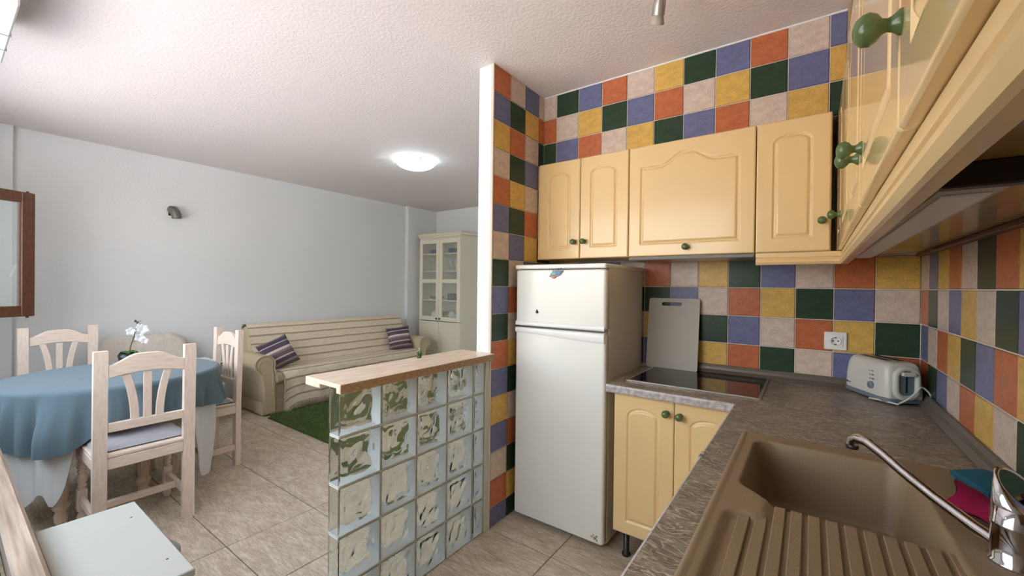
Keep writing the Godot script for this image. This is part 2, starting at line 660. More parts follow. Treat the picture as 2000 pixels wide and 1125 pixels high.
# =====================================================================  room shell
func shell() -> void:
	var st := mb()
	box(st, Vector3(-3.75, -0.12, -2.65), Vector3(1.90, -0.003, 2.57), 0.0)
	var fl := structure("floor", st, M.floor_grout)
	# floor tiles
	var xs: Array[float] = [-3.65]
	for k in range(-9, 4):
		var x := 0.3825 + k * 0.443
		if x > -3.6 and x < 1.74:
			xs.append(x)
	xs.append(WR)
	var zs: Array[float] = [-2.53]
	for k in range(-7, 5):
		var z := 0.511 + k * 0.4475
		if z > -2.5 and z < 2.42:
			zs.append(z)
	zs.append(2.45)
	var n := 0
	for i in xs.size() - 1:
		for j in zs.size() - 1:
			var w := xs[i + 1] - xs[i] - 0.004
			var d := zs[j + 1] - zs[j] - 0.004
			var b := Basis.from_euler(Vector3(-PI / 2, 0, 0)) * Basis.from_euler(Vector3(0, 0, PI if rng.randf() < 0.5 else 0.0))
			tile_part("floor_tile", tile_mesh(w, d, 0.006, 0.002), M["floor_stone_%d" % rng.randi_range(0, 3)], fl, Vector3((xs[i] + xs[i + 1]) / 2, 0.0, (zs[j] + zs[j + 1]) / 2), b, n)
			n += 1
	st = mb()
	uv_box(st, Vector3(-3.75, H, -2.65), Vector3(1.90, H + 0.12, 2.57))
	structure("ceiling", st, M.ceiling_stucco)
	st = mb()
	uv_box(st, Vector3(-3.77, 0, -2.65), Vector3(-3.65, H, 2.57))
	var wl := structure("wall_left", st, M.wall_stucco)
	st = mb()
	box(st, Vector3(-3.652, 0, -2.53), Vector3(-3.585, H, -1.94), 0.006)
	structure("pier", st, M.wall_paint, wl)
	st = mb()
	box(st, Vector3(-3.652, 0, 1.90), Vector3(-3.60, H, 2.45), 0.006)
	structure("pier", st, M.wall_paint, wl)
	st = mb()
	box(st, Vector3(-3.65, 0, -2.65), Vector3(-0.012, H, -2.53), 0.0)
	structure("wall_back", st, M.wall_paint)
	# front wall behind the camera, with a long window
	st = mb()
	box(st, Vector3(-3.77, 0, 2.45), Vector3(-2.90, H, 2.57), 0.0)
	box(st, Vector3(0.80, 0, 2.45), Vector3(1.90, H, 2.57), 0.0)
	box(st, Vector3(-2.90, 0, 2.45), Vector3(0.80, 0.95, 2.57), 0.0)
	box(st, Vector3(-2.90, 2.20, 2.45), Vector3(0.80, H, 2.57), 0.0)
	structure("wall_front", st, M.wall_paint)
	st = mb()
	box(st, Vector3(-9.0, -0.25, 2.6), Vector3(8.0, -0.05, 14.0), 0.0)
	structure("floor_terrace", st, M.terrace_stone)
	# window frame and the casement that stands open into the room
	st = mb()
	box(st, Vector3(-2.90, 0.95, 2.47), Vector3(0.80, 1.01, 2.55), 0.003)
	box(st, Vector3(-2.90, 2.14, 2.47), Vector3(0.80, 2.20, 2.55), 0.003)
	for x in [-2.90, -1.08, 0.74]:
		box(st, Vector3(x, 1.01, 2.47), Vector3(x + 0.06, 2.14, 2.55), 0.003)
	var win := structure("window_1", st, M.brown_frame)
	var hinge := Vector3(-2.895, 0, 2.430)
	var tip := Vector3(-3.195, 0, 1.849)
	var d := (tip - hinge).normalized()
	var nrm := d.cross(Vector3.UP).normalized()       # sideways
	var L := hinge.distance_to(tip)
	var bs := Basis(d, Vector3.UP, nrm)
	var y0 := 1.050
	var y1 := 1.928
	st = mb()
	var fw := 0.075
	var ft := 0.045
	box(st, Vector3(0, y0, 0), Vector3(fw, y1, ft), 0.004)
	box(st, Vector3(L - fw, y0, 0), Vector3(L, y1, ft), 0.004)
	box(st, Vector3(fw, y0, 0), Vector3(L - fw, y0 + fw, ft), 0.004)
	box(st, Vector3(fw, y1 - fw, 0), Vector3(L - fw, y1, ft), 0.004)
	for y in [y0 - 0.012, y1]:
		box(st, Vector3(L - 0.035, y, 0.014), Vector3(L - 0.023, y + 0.012, 0.026), 0.001)
	var sash := part("sash", st, M.brown_frame, win, hinge, bs)
	st = mb()
	box(st, Vector3(fw - 0.008, y0 + fw - 0.008, 0.019), Vector3(L - fw + 0.008, y1 - fw + 0.008, 0.024), 0.0)
	part("pane", st, M.window_glass, sash)
	st = mb()
	var hs := -1.0
	box(st, Vector3(L - 0.055, 1.37, hs * 0.012), Vector3(L - 0.025, 1.45, 0.0), 0.003)
	tube(st, [Vector3(L - 0.04, 1.42, -0.01), Vector3(L - 0.04, 1.42, -0.04), Vector3(L - 0.045, 1.405, -0.052), Vector3(L - 0.075, 1.33, -0.056)], [0.011, 0.011, 0.013, 0.011], 10)
	part("handle", st, M.white_plastic, sash)
	# divider between kitchen and living room
	st = mb()
	box(st, Vector3(-0.104, 0, -2.53), Vector3(-0.012, H, 0.5122), 0.003)
	structure("wall_divider", st, M.wall_paint)
	st = mb()
	box(st, Vector3(-0.012, 0, -0.36), Vector3(1.90, H, ZB - 0.004), 0.0)
	structure("wall_kitchen", st, M.tile_grout)
	st = mb()
	box(st, Vector3(WR + 0.004, 0, -0.36), Vector3(1.90, H, 2.45), 0.0)
	structure("wall_right", st, M.tile_grout)
	# thin white bead where the tiles meet the ceiling
	st = mb()
	box(st, Vector3(0.0, H - 0.007, -0.004), Vector3(1.50, H, 0.007), 0.002)
	structure("trim_1", st, M.white_paint)


func tile_mesh(w: float, h: float, t: float, v: float) -> Mesh:
	var key := "%d_%d_%d" % [roundi(w * 1000), roundi(h * 1000), roundi(t * 1e4)]
	if cache.has(key):
		return cache[key]
	var st := mb()
	var a := w / 2
	var b := h / 2
	var uv := func(x: float, y: float) -> Vector2: return Vector2(0.5 + x / maxf(w, 0.001), 0.5 - y / maxf(h, 0.001))
	var ring := [[a, b, -t], [a, b, -v], [a - v, b - v, 0.0]]
	var c := [[-1, -1], [1, -1], [1, 1], [-1, 1]]
	for l in 2:
		for k in 4:
			var k2 := (k + 1) % 4
			var q: Array[Vector3] = []
			for e in [[l, k], [l, k2], [l + 1, k2], [l + 1, k]]:
				q.append(Vector3(c[e[1]][0] * ring[e[0]][0], c[e[1]][1] * ring[e[0]][1], ring[e[0]][2]))
			for o in [0, 2, 1, 0, 3, 2]:
				st.set_uv(uv.call(q[o].x, q[o].y))
				st.add_vertex(q[o])
	var f: Array[Vector3] = []
	for k in 4:
		f.append(Vector3(c[k][0] * (a - v), c[k][1] * (b - v), 0))
	for o in [0, 2, 1, 0, 3, 2]:
		st.set_uv(uv.call(f[o].x, f[o].y))
		st.add_vertex(f[o])
	cache[key] = done(st)
	return cache[key]


# lay glazed tiles: us along dir, vs downwards from the top; rows of colour letters
func lay(parent: Node, origin: Vector3, dir: Vector3, nrm: Vector3, us: Array, vs: Array, rows: Array, first: int) -> int:
	var n := first
	var g := 0.0036
	for r in vs.size() - 1:
		var row: String = rows[r]
		for c in us.size() - 1:
			if c >= row.length() or row[c] == "-":
				continue
			var w: float = us[c + 1] - us[c] - g
			var h: float = vs[r] - vs[r + 1] - g
			if w < 0.004 or h < 0.004:
				continue
			var at: Vector3 = origin + dir * ((us[c] + us[c + 1]) / 2) + Vector3(0, (vs[r] + vs[r + 1]) / 2, 0)
			at += nrm * rng.randf_range(-0.0005, 0.0003)
			var tilt := Basis(Vector3.UP, rng.randf_range(-0.004, 0.004)) * Basis(dir, rng.randf_range(-0.004, 0.004))
			tile_part("tile", tile_mesh(w, h, 0.005, 0.0022), M["glaze_%s_%d" % [row[c], rng.randi_range(0, 2)]], parent, at, tilt * Basis(dir, Vector3.UP, nrm), n)
			n += 1
	return n


func kitchen_tiles() -> void:
	var wd: Node = get_node("wall_divider")
	var wk: Node = get_node("wall_kitchen")
	var wr: Node = get_node("wall_right")
	# rows down from the ceiling: the first one slightly cut
	var ys: Array[float] = [H]
	for k in 16:
		ys.append(H - 0.1435 - k * T)
	ys.append(0.0)
	# divider: tiles face the kitchen; columns run from the front edge to the back
	var st := mb()
	box(st, Vector3(-0.013, 0, ZB - 0.004), Vector3(-0.004, H, 0.509), 0.0)
	part("grout", st, M.tile_grout, wd)
	st = mb()
	box(st, Vector3(-0.016, 0, 0.5085), Vector3(0.0015, H, 0.5185), 0.002)
	part("edge_trim", st, M.trim_beige, wd)
	var zs: Array[float] = [0.0]
	for k in 5:
		zs.append(0.0 + T * (k + 1))
	zs.append(0.5075 - ZB)
	var rows := ["OPBPG-", "BGYOY-", "YOPGB-", "PGBYOG", "OYPBGP", "BGOPYB", "PBYGPO", "GPBOYG", "BOGPBY", "GPYBOP", "OYPGBG", "BGOYPO", "YPBPGB", "BOGYOY", "PGPBYG", "OYBOPB", "BGYPGO"]
	lay(wd, Vector3(0, 0, 0.5085), Vector3(0, 0, -1), Vector3(1, 0, 0), zs, ys, rows, 0)
	# soffit above the cabinets on the back wall, three rows
	st = mb()
	box(st, Vector3(-0.004, 2.054, ZB - 0.004), Vector3(WR, H, -0.004), 0.0)
	part("soffit", st, M.tile_grout, wk)
	var us: Array[float] = [0.0]
	for k in 11:
		us.append(0.0906 + k * T)
	us[11] = 1.50
	var n := lay(wk, Vector3(0, 0, 0), Vector3(1, 0, 0), Vector3(0, 0, 1), us, ys.slice(0, 4), ["PGBOPYGBOPB", "OPYGBOPYGBY", "GBOPYGBOPYG"], 0)
	# splashback on the back wall: four rows, laid from the right corner
	var yb: Array[float] = [1.4656, 1.3135, 1.1635, 1.0135, 0.852]
	us = [0.0]
	for k in range(11, -1, -1):
		us.append(WR - k * T)
	n = lay(wk, Vector3(0, 0, ZB), Vector3(1, 0, 0), Vector3(0, 0, 1), us, yb, ["YGBPOPYGBPOY", "OPYGGBPOYGBP", "BGOPYOGBPOYG", "PYGBBPYOGPBO"], n)
	# right wall
	us = [0.0, 0.1361]
	for k in 17:
		us.append(0.1361 + (k + 1) * T)
	us.append(2.45 - ZB)
	n = lay(wr, Vector3(WR, 0, ZB), Vector3(0, 0, 1), Vector3(-1, 0, 0), us, yb, ["PBYOPGOYBPGOYBPGOYB", "OGPBYPGBOYPGBOYPGBO", "BPOYGBOYPGBOYPGBOYP", "OGBPOYPGBOYPGBOYPGB"], 0)
	st = mb()
	box(st, Vector3(1.504, 2.054, -0.004), Vector3(WR + 0.004, H, 2.45), 0.0)
	part("soffit", st, M.tile_grout, wr)
	us = [0.0]
	for k in 16:
		us.append((k + 1) * T)
	lay(wr, Vector3(1.50, 0, 0.0), Vector3(0, 0, 1), Vector3(-1, 0, 0), us, ys.slice(0, 4), ["YGBOPYGBOPYGBOPY", "OPYGBOPYGBOPYGBO", "BOPYGBOPYGBOPYGB"], n)


# =====================================================================  glass-block half wall
func block_mesh(sd: int, ww: float, hh: float, free_end := false) -> ArrayMesh:
	var hx := 0.038
	var n := noise(12.0, 2, sd)
	n.fractal_gain = 0.35
	var a := ww / 2
	var b := hh / 2
	var N := 34
	var m := ArrayMesh.new()
	for s in [-1.0, 1.0]:      # a plate on each side: flat outside with rounded rim, moulded waves inside
		var P := []
		var Q := []
		for i in N + 1:
			var col := []
			var flat := []
			for j in N + 1:
				var z := lerpf(-a, a, float(i) / N)
				var y := lerpf(-b, b, float(j) / N)
				var ed := minf(a - absf(z), b - absf(y))
				var w := smoothstep(0.016, 0.034, ed)
				var rim := 0.0035 * (1.0 - smoothstep(0.0, 0.009, ed))
				var t := 0.0085 + w * (0.0024 + 0.0062 * n.get_noise_3d(z + y * 0.6, y * 0.7 - z * 0.5, s * 3.0))
				col.append(Vector3(s * (hx - t), y, z))
				flat.append(Vector3(s * (hx - rim), y, z))
			P.append(col)
			Q.append(flat)
		# along z then up gives -x
		if s > 0:
			for k in Q:
				(k as Array).reverse()
		else:
			for k in P:
				(k as Array).reverse()
		m.add_surface_from_arrays(Mesh.PRIMITIVE_TRIANGLES, grid_mesh(P, false).surface_get_arrays(0))
		m.add_surface_from_arrays(Mesh.PRIMITIVE_TRIANGLES, grid_mesh(Q, false).surface_get_arrays(0))
		var st := mb()
		var xo: float = s * (hx - 0.0035)
		var xi: float = s * (hx - 0.0085)
		for q in [[-a, -b, a, -b], [a, -b, a, b], [a, b, -a, b], [-a, b, -a, -b]]:
			var p0 := Vector3(xi, q[1], q[0])
			var p1 := Vector3(xi, q[3], q[2])
			var p2 := Vector3(xo, q[3], q[2])
			var p3 := Vector3(xo, q[1], q[0])
			if s > 0:
				quad(st, p0, p1, p2, p3)
			else:
				quad(st, p3, p2, p1, p0)
		st.generate_normals()
		m.add_surface_from_arrays(Mesh.PRIMITIVE_TRIANGLES, st.commit_to_arrays())
	if free_end:
		var st := mb()
		box(st, Vector3(-hx + 0.009, -b, a - 0.008), Vector3(hx - 0.009, b, a), 0.001)
		st.generate_normals()
		m.add_surface_from_arrays(Mesh.PRIMITIVE_TRIANGLES, st.commit_to_arrays())
	return m


func glass_wall() -> void:
	var t := thing("half_wall", "half wall of wavy clear glass blocks between kitchen and living room", "half wall", Vector3(-0.042, 0, 0))
	var ph := 0.1858
	var zs := [0.555, 0.646, 0.832, 1.018, 1.204, 1.392]
	var kinds := []
	for k in 4:
		kinds.append(block_mesh(100 + k, 0.178, 0.176))
	var narrow := block_mesh(120, 0.083, 0.176)
	var ends := [block_mesh(130, 0.180, 0.176, true), block_mesh(131, 0.180, 0.176, true)]
	var st := mb()
	for k in range(0, 6):
		var y := ph * k
		box(st, Vector3(-0.032, maxf(y - 0.0045, 0.0), 0.5185), Vector3(0.032, y + 0.0045 if k < 5 else 0.9309, 1.388), 0.002)
	for z in zs.slice(0, 5):
		for k in 5:
			box(st, Vector3(-0.032, ph * k + 0.0045, z - 0.004), Vector3(0.032, ph * (k + 1) - 0.0045, z + 0.004), 0.002)
	box(st, Vector3(-0.040, 0, 0.5185), Vector3(0.040, 0.9309, 0.552), 0.002)
	part("mortar", st, M.block_mortar, t)
	st = mb()
	for i in 5:
		for k in 5:
			var y0 := ph * k + 0.0045
			var y1 := ph * (k + 1) - 0.0045
			var za: float = zs[i] + 0.004
			var zb: float = zs[i + 1] - 0.004
			box(st, Vector3(-0.029, y0, za), Vector3(0.029, y0 + 0.0008, zb), 0.0)
			box(st, Vector3(-0.029, y1 - 0.0008, za), Vector3(0.029, y1, zb), 0.0)
			box(st, Vector3(-0.029, y0, za), Vector3(0.029, y1, za + 0.0008), 0.0)
			if i < 4:
				box(st, Vector3(-0.029, y0, zb - 0.0008), Vector3(0.029, y1, zb), 0.0)
	part("edge_coating", st, M.block_coat, t)
	for i in 5:
		for k in 5:
			var zc: float = (zs[i] + zs[i + 1]) / 2
			var m: Mesh = narrow if i == 0 else ends[k % 2] if i == 4 else kinds[(i * 3 + k * 2 + (i * k) % 3) % 4]
			var b := Basis.IDENTITY
			if i > 0 and i < 4 and (i + k) % 2 == 1:
				b = Basis(Vector3.RIGHT, PI)
			part("glass_block", m, M.block_glass, t, Vector3(0, ph * (k + 0.5), zc), b)
	# travertine slab with lips
	var s := thing("bar_top", "pale travertine slab capping the glass block half wall", "bar top", Vector3(0, 0, 0))
	st = mb()
	var prof := PackedVector2Array([Vector2(-0.205, 0.915), Vector2(-0.105, 0.915), Vector2(-0.105, 0.931), Vector2(0.016 - 0.03, 0.931), Vector2(0.006, 0.931), Vector2(0.006, 0.913), Vector2(0.032, 0.913), Vector2(0.032, 0.948), Vector2(-0.205, 0.948)])
	prism(st, prof, 1.412 - 0.520, Transform3D(Basis.IDENTITY, Vector3(0, 0, 0.520)), 0.003)
	part("slab", st, M.travertine, s)
	st = mb()
	box(st, Vector3(0.0318, 0.9145, 0.523), Vector3(0.0335, 0.9465, 1.4095), 0.0005)
	part("front_edge", st, M.travertine_edge, s)
	# tiny plant on the far edge of the slab
	var p := thing("small_plant", "tiny green succulent on the far edge of the bar top", "plant", Vector3(-0.175, 0.948, 0.86))
	st = mb()
	lathe(st, [Vector2(0, 0), Vector2(0.010, 0), Vector2(0.013, 0.014), Vector2(0.011, 0.014), Vector2(0, 0.012)], 14)
	part("pot", st, M.stem_green, p)
	st = mb()
	for k in 14:
		var a := k * 2.4
		var r := 0.004 + 0.012 * (k % 3) / 2.0
		var tip := Vector3(cos(a) * r, 0.026 + 0.010 * ((k * 7) % 5) / 4.0, sin(a) * r)
		tube(st, [Vector3(cos(a) * 0.003, 0.012, sin(a) * 0.003), tip * Vector3(0.8, 0.75, 0.8), tip], [0.0015, 0.0028, 0.0004], 6)
	part("leaves", st, M.leaf_green, p)
	st = mb()
	tube(st, [Vector3(0.002, 0.02, 0), Vector3(0.004, 0.045, 0.002)], [0.0008, 0.0006], 6)
	lathe(st, [Vector2(0, 0.043), Vector2(0.003, 0.046), Vector2(0, 0.050)], 8, Transform3D(Basis.IDENTITY, Vector3(0.004, 0, 0.002)))
	part("flower", st, M.petal_white, p)


# =====================================================================  cabinet doors
# the routed groove and raised field of a door; top(x) is the height of the field's upper edge, d > 0 outside the field
func door_mesh(w: float, h: float, kind: String) -> ArrayMesh:
	var key := "door%s_%d_%d" % [kind, roundi(w * 1000), roundi(h * 1000)]
	if cache.has(key):
		return cache[key]
	var mx := 0.062 if kind == "arch" else 0.060
	var my := 0.060
	var hw := w / 2 - mx
	var ht := h - my
	var top := func(x: float) -> float:
		var u := (x - w / 2) / hw
		if kind == "arch":
			var a := minf(absf(u), 1.0)
			return ht - (hw * 0.62) * (1.0 - sqrt(maxf(0.0, 1.0 - a * a * 0.97)))
		var b := absf(u) * hw
		var rise := 0.055
		# a bell in the middle, flat shoulders
		return ht - rise + rise * (1.0 - smoothstep(0.02, 0.135, b)) + 0.004 * (1.0 - smoothstep(0.13, 0.2, absf(b - 0.14)))
	var zf := func(x: float, y: float) -> float:
		var yt: float = top.call(x)
		var sl: float = (top.call(x + 0.002) - top.call(x - 0.002)) / 0.004
		sl = clampf(sl, -1.6, 1.6)
		var d := maxf(absf(x - w / 2) - hw, maxf((y - yt) / sqrt(1.0 + sl * sl), my - y))
		# d > 0: frame. -0.006..0: falls into groove; -0.010..-0.006 groove; -0.026..-0.010 rises to the field
		var z := 0.0
		if d < 0.0:
			if d > -0.005:
				z = -0.006 * smoothstep(0.0, 1.0, -d / 0.005)
			elif d > -0.009:
				z = -0.006
			elif d > -0.020:
				z = -0.006 + 0.007 * smoothstep(0.0, 1.0, (-d - 0.009) / 0.011)
			else:
				z = 0.001
		elif d < 0.004:
			z = 0.0
		var e := minf(minf(x, w - x), minf(y, h - y))
		if e < 0.004:
			z -= 0.004 - sqrt(maxf(0.0, 0.004 * 0.004 - (0.004 - e) * (0.004 - e)))
		return z
	cache[key] = relief(w, h, 0.016, 0.0033, zf)
	return cache[key]


func knob_mesh() -> Mesh:
	if cache.has("knob"):
		return cache.knob
	var st := mb()
	# along +z
	var xf := Transform3D(Basis.from_euler(Vector3(PI / 2, 0, 0)), Vector3.ZERO)
	lathe(st, [Vector2(0.0125, 0), Vector2(0.0125, 0.002), Vector2(0.008, 0.007), Vector2(0.0065, 0.011), Vector2(0.008, 0.015), Vector2(0.0135, 0.019), Vector2(0.0165, 0.025), Vector2(0.0155, 0.031), Vector2(0.0115, 0.036), Vector2(0.005, 0.0385), Vector2(0, 0.039)], 24, xf)
	cache.knob = done(st)
	return cache.knob


func door(parent: Node, w: float, h: float, at: Vector3, b: Basis, kind: String, knob: Vector2, m: Material) -> void:
	var o := part("door", door_mesh(w, h, kind), m, parent, at, b)
	part("knob", knob_mesh(), M.green_knob, o, Vector3(knob.x, knob.y, 0.0))


func upper_cabinets() -> void:
	var zf := 0.080
	var y0 := 1.472
	var y1 := 2.0505
	var id := Basis.IDENTITY
	var spec := [[0.004, 0.585, "cream wall cabinet with two arched doors above the fridge", [[0.020, 0.296], [0.300, 0.584]]],
		[0.588, 1.176, "cream wall cabinet with one wide flap door over the hob", [[0.589, 1.175]]],
		[1.180, 1.452, "cream wall cabinet with one arched door next to the corner", [[1.180, 1.449]]]]
	for c in 3:
		var s: Array = spec[c]
		var t := thing("wall_cabinet", s[2], "cabinet", Vector3((s[0] + s[1]) / 2, y0, zf))
		var st := mb()
		var x0: float = s[0] - t.position.x
		var x1: float = s[1] - t.position.x
		box(st, Vector3(x0, 0, ZB - zf + 0.002), Vector3(x1, y1 - y0, -0.018), 0.001)
		part("body", st, M.cream_lacquer, t)
		for k in s[3].size():
			var a: float = s[3][k][0] - t.position.x
			var b: float = s[3][k][1] - t.position.x
			var w := b - a
			var kn := Vector2(w / 2, 0.040)
			if c == 0:
				kn = Vector2(w - 0.030, 0.095) if k == 0 else Vector2(0.028, 0.095)
			elif c == 2:
				kn = Vector2(w - 0.028, 0.125)
			door(t, w, y1 - y0, Vector3(a, 0, 0), id, "wide" if c == 1 else "arch", kn, M.cream_lacquer)
	# run on the right wall: doors face -x; the run is a touch out of square
	var bx := Basis(Vector3(0, 0, 1), Vector3.UP, Vector3(-1, 0, 0))
	var runs := [[0.086, 0.839, [[0.086, 0.419, 0.297], [0.422, 0.838, -1.0]], "cream wall cabinet with glossy door and blank filler beside the inner corner, over the toaster"],
		[0.841, 1.679, [[0.842, 1.193, 0.313], [1.197, 1.678, 0.038]], "cream wall cabinet with two glossy doors hung over the sink"],
		[1.681, 2.400, [[1.682, 2.098, 0.012], [2.102, 2.398, 0.26]], "cream wall cabinet with big green knob, cut off by top right corner of the photo"]]
	for r in runs:
		var zc: float = (r[0] + r[1]) / 2
		var t := thing("wall_cabinet", r[3], "cabinet", Vector3(1.4715 - 0.0094 * (zc - 0.1), y0, zc), -0.0094)
		var st := mb()
		box(st, Vector3(0.018, 0.0, r[0] - zc), Vector3(0.286, y1 - y0, r[1] - zc), 0.001)
		if r[0] < 0.1:
			box(st, Vector3(0.0, 0.0, -0.312 - zc + 0.086), Vector3(0.286, y1 - y0, r[0] - zc - 0.001), 0.001)
		part("body", st, M.cream_lacquer, t)
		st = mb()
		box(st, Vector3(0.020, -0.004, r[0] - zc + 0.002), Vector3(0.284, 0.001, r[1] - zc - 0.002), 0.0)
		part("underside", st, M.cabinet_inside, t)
		for d in r[2]:
			if d[2] < 0.0:
				part("filler", door_mesh(d[1] - d[0], y1 - y0, "arch"), M.cream_gloss, t, Vector3(0, 0, d[0] - zc), bx)
			else:
				door(t, d[1] - d[0], y1 - y0, Vector3(0, 0, d[0] - zc), bx, "arch", Vector2(d[2], 0.105), M.cream_gloss)
	var lr := thing("light_rail", "cream cornice moulding running under the wall cabinets round the corner", "moulding", Vector3(1.4715, 1.4155, 0.08))
	var st2 := mb()
	var prof := [Vector2(-0.018, 0.0545), Vector2(0.004, 0.0545), Vector2(0.006, 0.050), Vector2(0.006, 0.034), Vector2(0.001, 0.029), Vector2(0.001, 0.026), Vector2(0.009, 0.021), Vector2(0.010, 0.012), Vector2(0.004, 0.002), Vector2(-0.002, 0.0), Vector2(-0.018, 0.0)]
	for k in prof.size():
		prof[k] = (prof[k] as Vector2) + Vector2(-0.016, 0.0)
	var path := [Vector3(-0.2905, 0, 0.004), Vector3(0.004, 0, 0.004), Vector3(-0.018, 0, 2.2)]
	var outs := [Vector3(0, 0, 1), Vector3(-1, 0, 1), Vector3(-1, 0, 0)]
	for k in 2:
		for i in prof.size():
			var p: Vector2 = prof[i]
			var q: Vector2 = prof[(i + 1) % prof.size()]
			var f := func(n: int, v: Vector2) -> Vector3: return path[n] + outs[n] * v.x + Vector3(0, v.y, 0)
			quad(st2, f.call(k, q), f.call(k, p), f.call(k + 1, p), f.call(k + 1, q))
	var cap := PackedVector2Array(prof)
	for e in [0, 2]:
		var idx := Geometry2D.triangulate_polygon(cap)
		for i in range(0, idx.size(), 3):
			var w := []
			for o in 3:
				var v := cap[idx[i + o]]
				w.append(path[e] + outs[e] * v.x + Vector3(0, v.y, 0))
			tri(st2, w[0], w[1], w[2])
			tri(st2, w[0], w[2], w[1])
	part("moulding", st2, M.cream_lacquer, lr)
	# slim extractor under the flap cabinet
	var ex := thing("extractor_hood", "slim grey pull-out extractor under the wide flap cabinet", "extractor", Vector3(0.882, 1.446, -0.07))
	st2 = mb()
	box(st2, Vector3(-0.292, 0.008, -0.165), Vector3(0.292, 0.0255, 0.128), 0.002)
	part("body", st2, M.brushed_steel, ex)
	st2 = mb()
	box(st2, Vector3(-0.293, 0.006, 0.128), Vector3(0.293, 0.022, 0.146), 0.004)
	part("pull_rail", st2, M.rubber_grey, ex)
	# lamp fitting under the right run
	var lp := thing("cabinet_lamp", "long grey-white lamp housing fixed under the right wall cabinets", "lamp", Vector3(1.552, 1.440, 0.79))
	st2 = mb()
	prism(st2, PackedVector2Array([Vector2(-0.030, 0.0), Vector2(0.034, 0.0), Vector2(0.040, 0.028), Vector2(-0.026, 0.028)]), 1.44, Transform3D(Basis.IDENTITY, Vector3(0, 0, -0.72)), 0.003)
	part("housing", st2, M.lamp_housing, lp)
	st2 = mb()
	box(st2, Vector3(-0.022, -0.004, -0.70), Vector3(0.026, 0.001, 0.66), 0.002)
	part("diffuser", st2, M.white_plastic, lp)
	st2 = mb()
	box(st2, Vector3(-0.034, -0.003, 0.705), Vector3(0.042, 0.028, 0.728), 0.002)
	part("end_cap", st2, M.dark_metal, lp)
	var bk := thing("cabinet_batten", "dark wooden batten along the wall under the right wall cabinets", "batten", Vector3(1.762, 1.462, 1.0))
	st2 = mb()
	box(st2, Vector3(-0.012, -0.008, -1.2), Vector3(0.0125, 0.0055, 1.2), 0.002)
	part("batten", st2, M.brown_frame, bk)


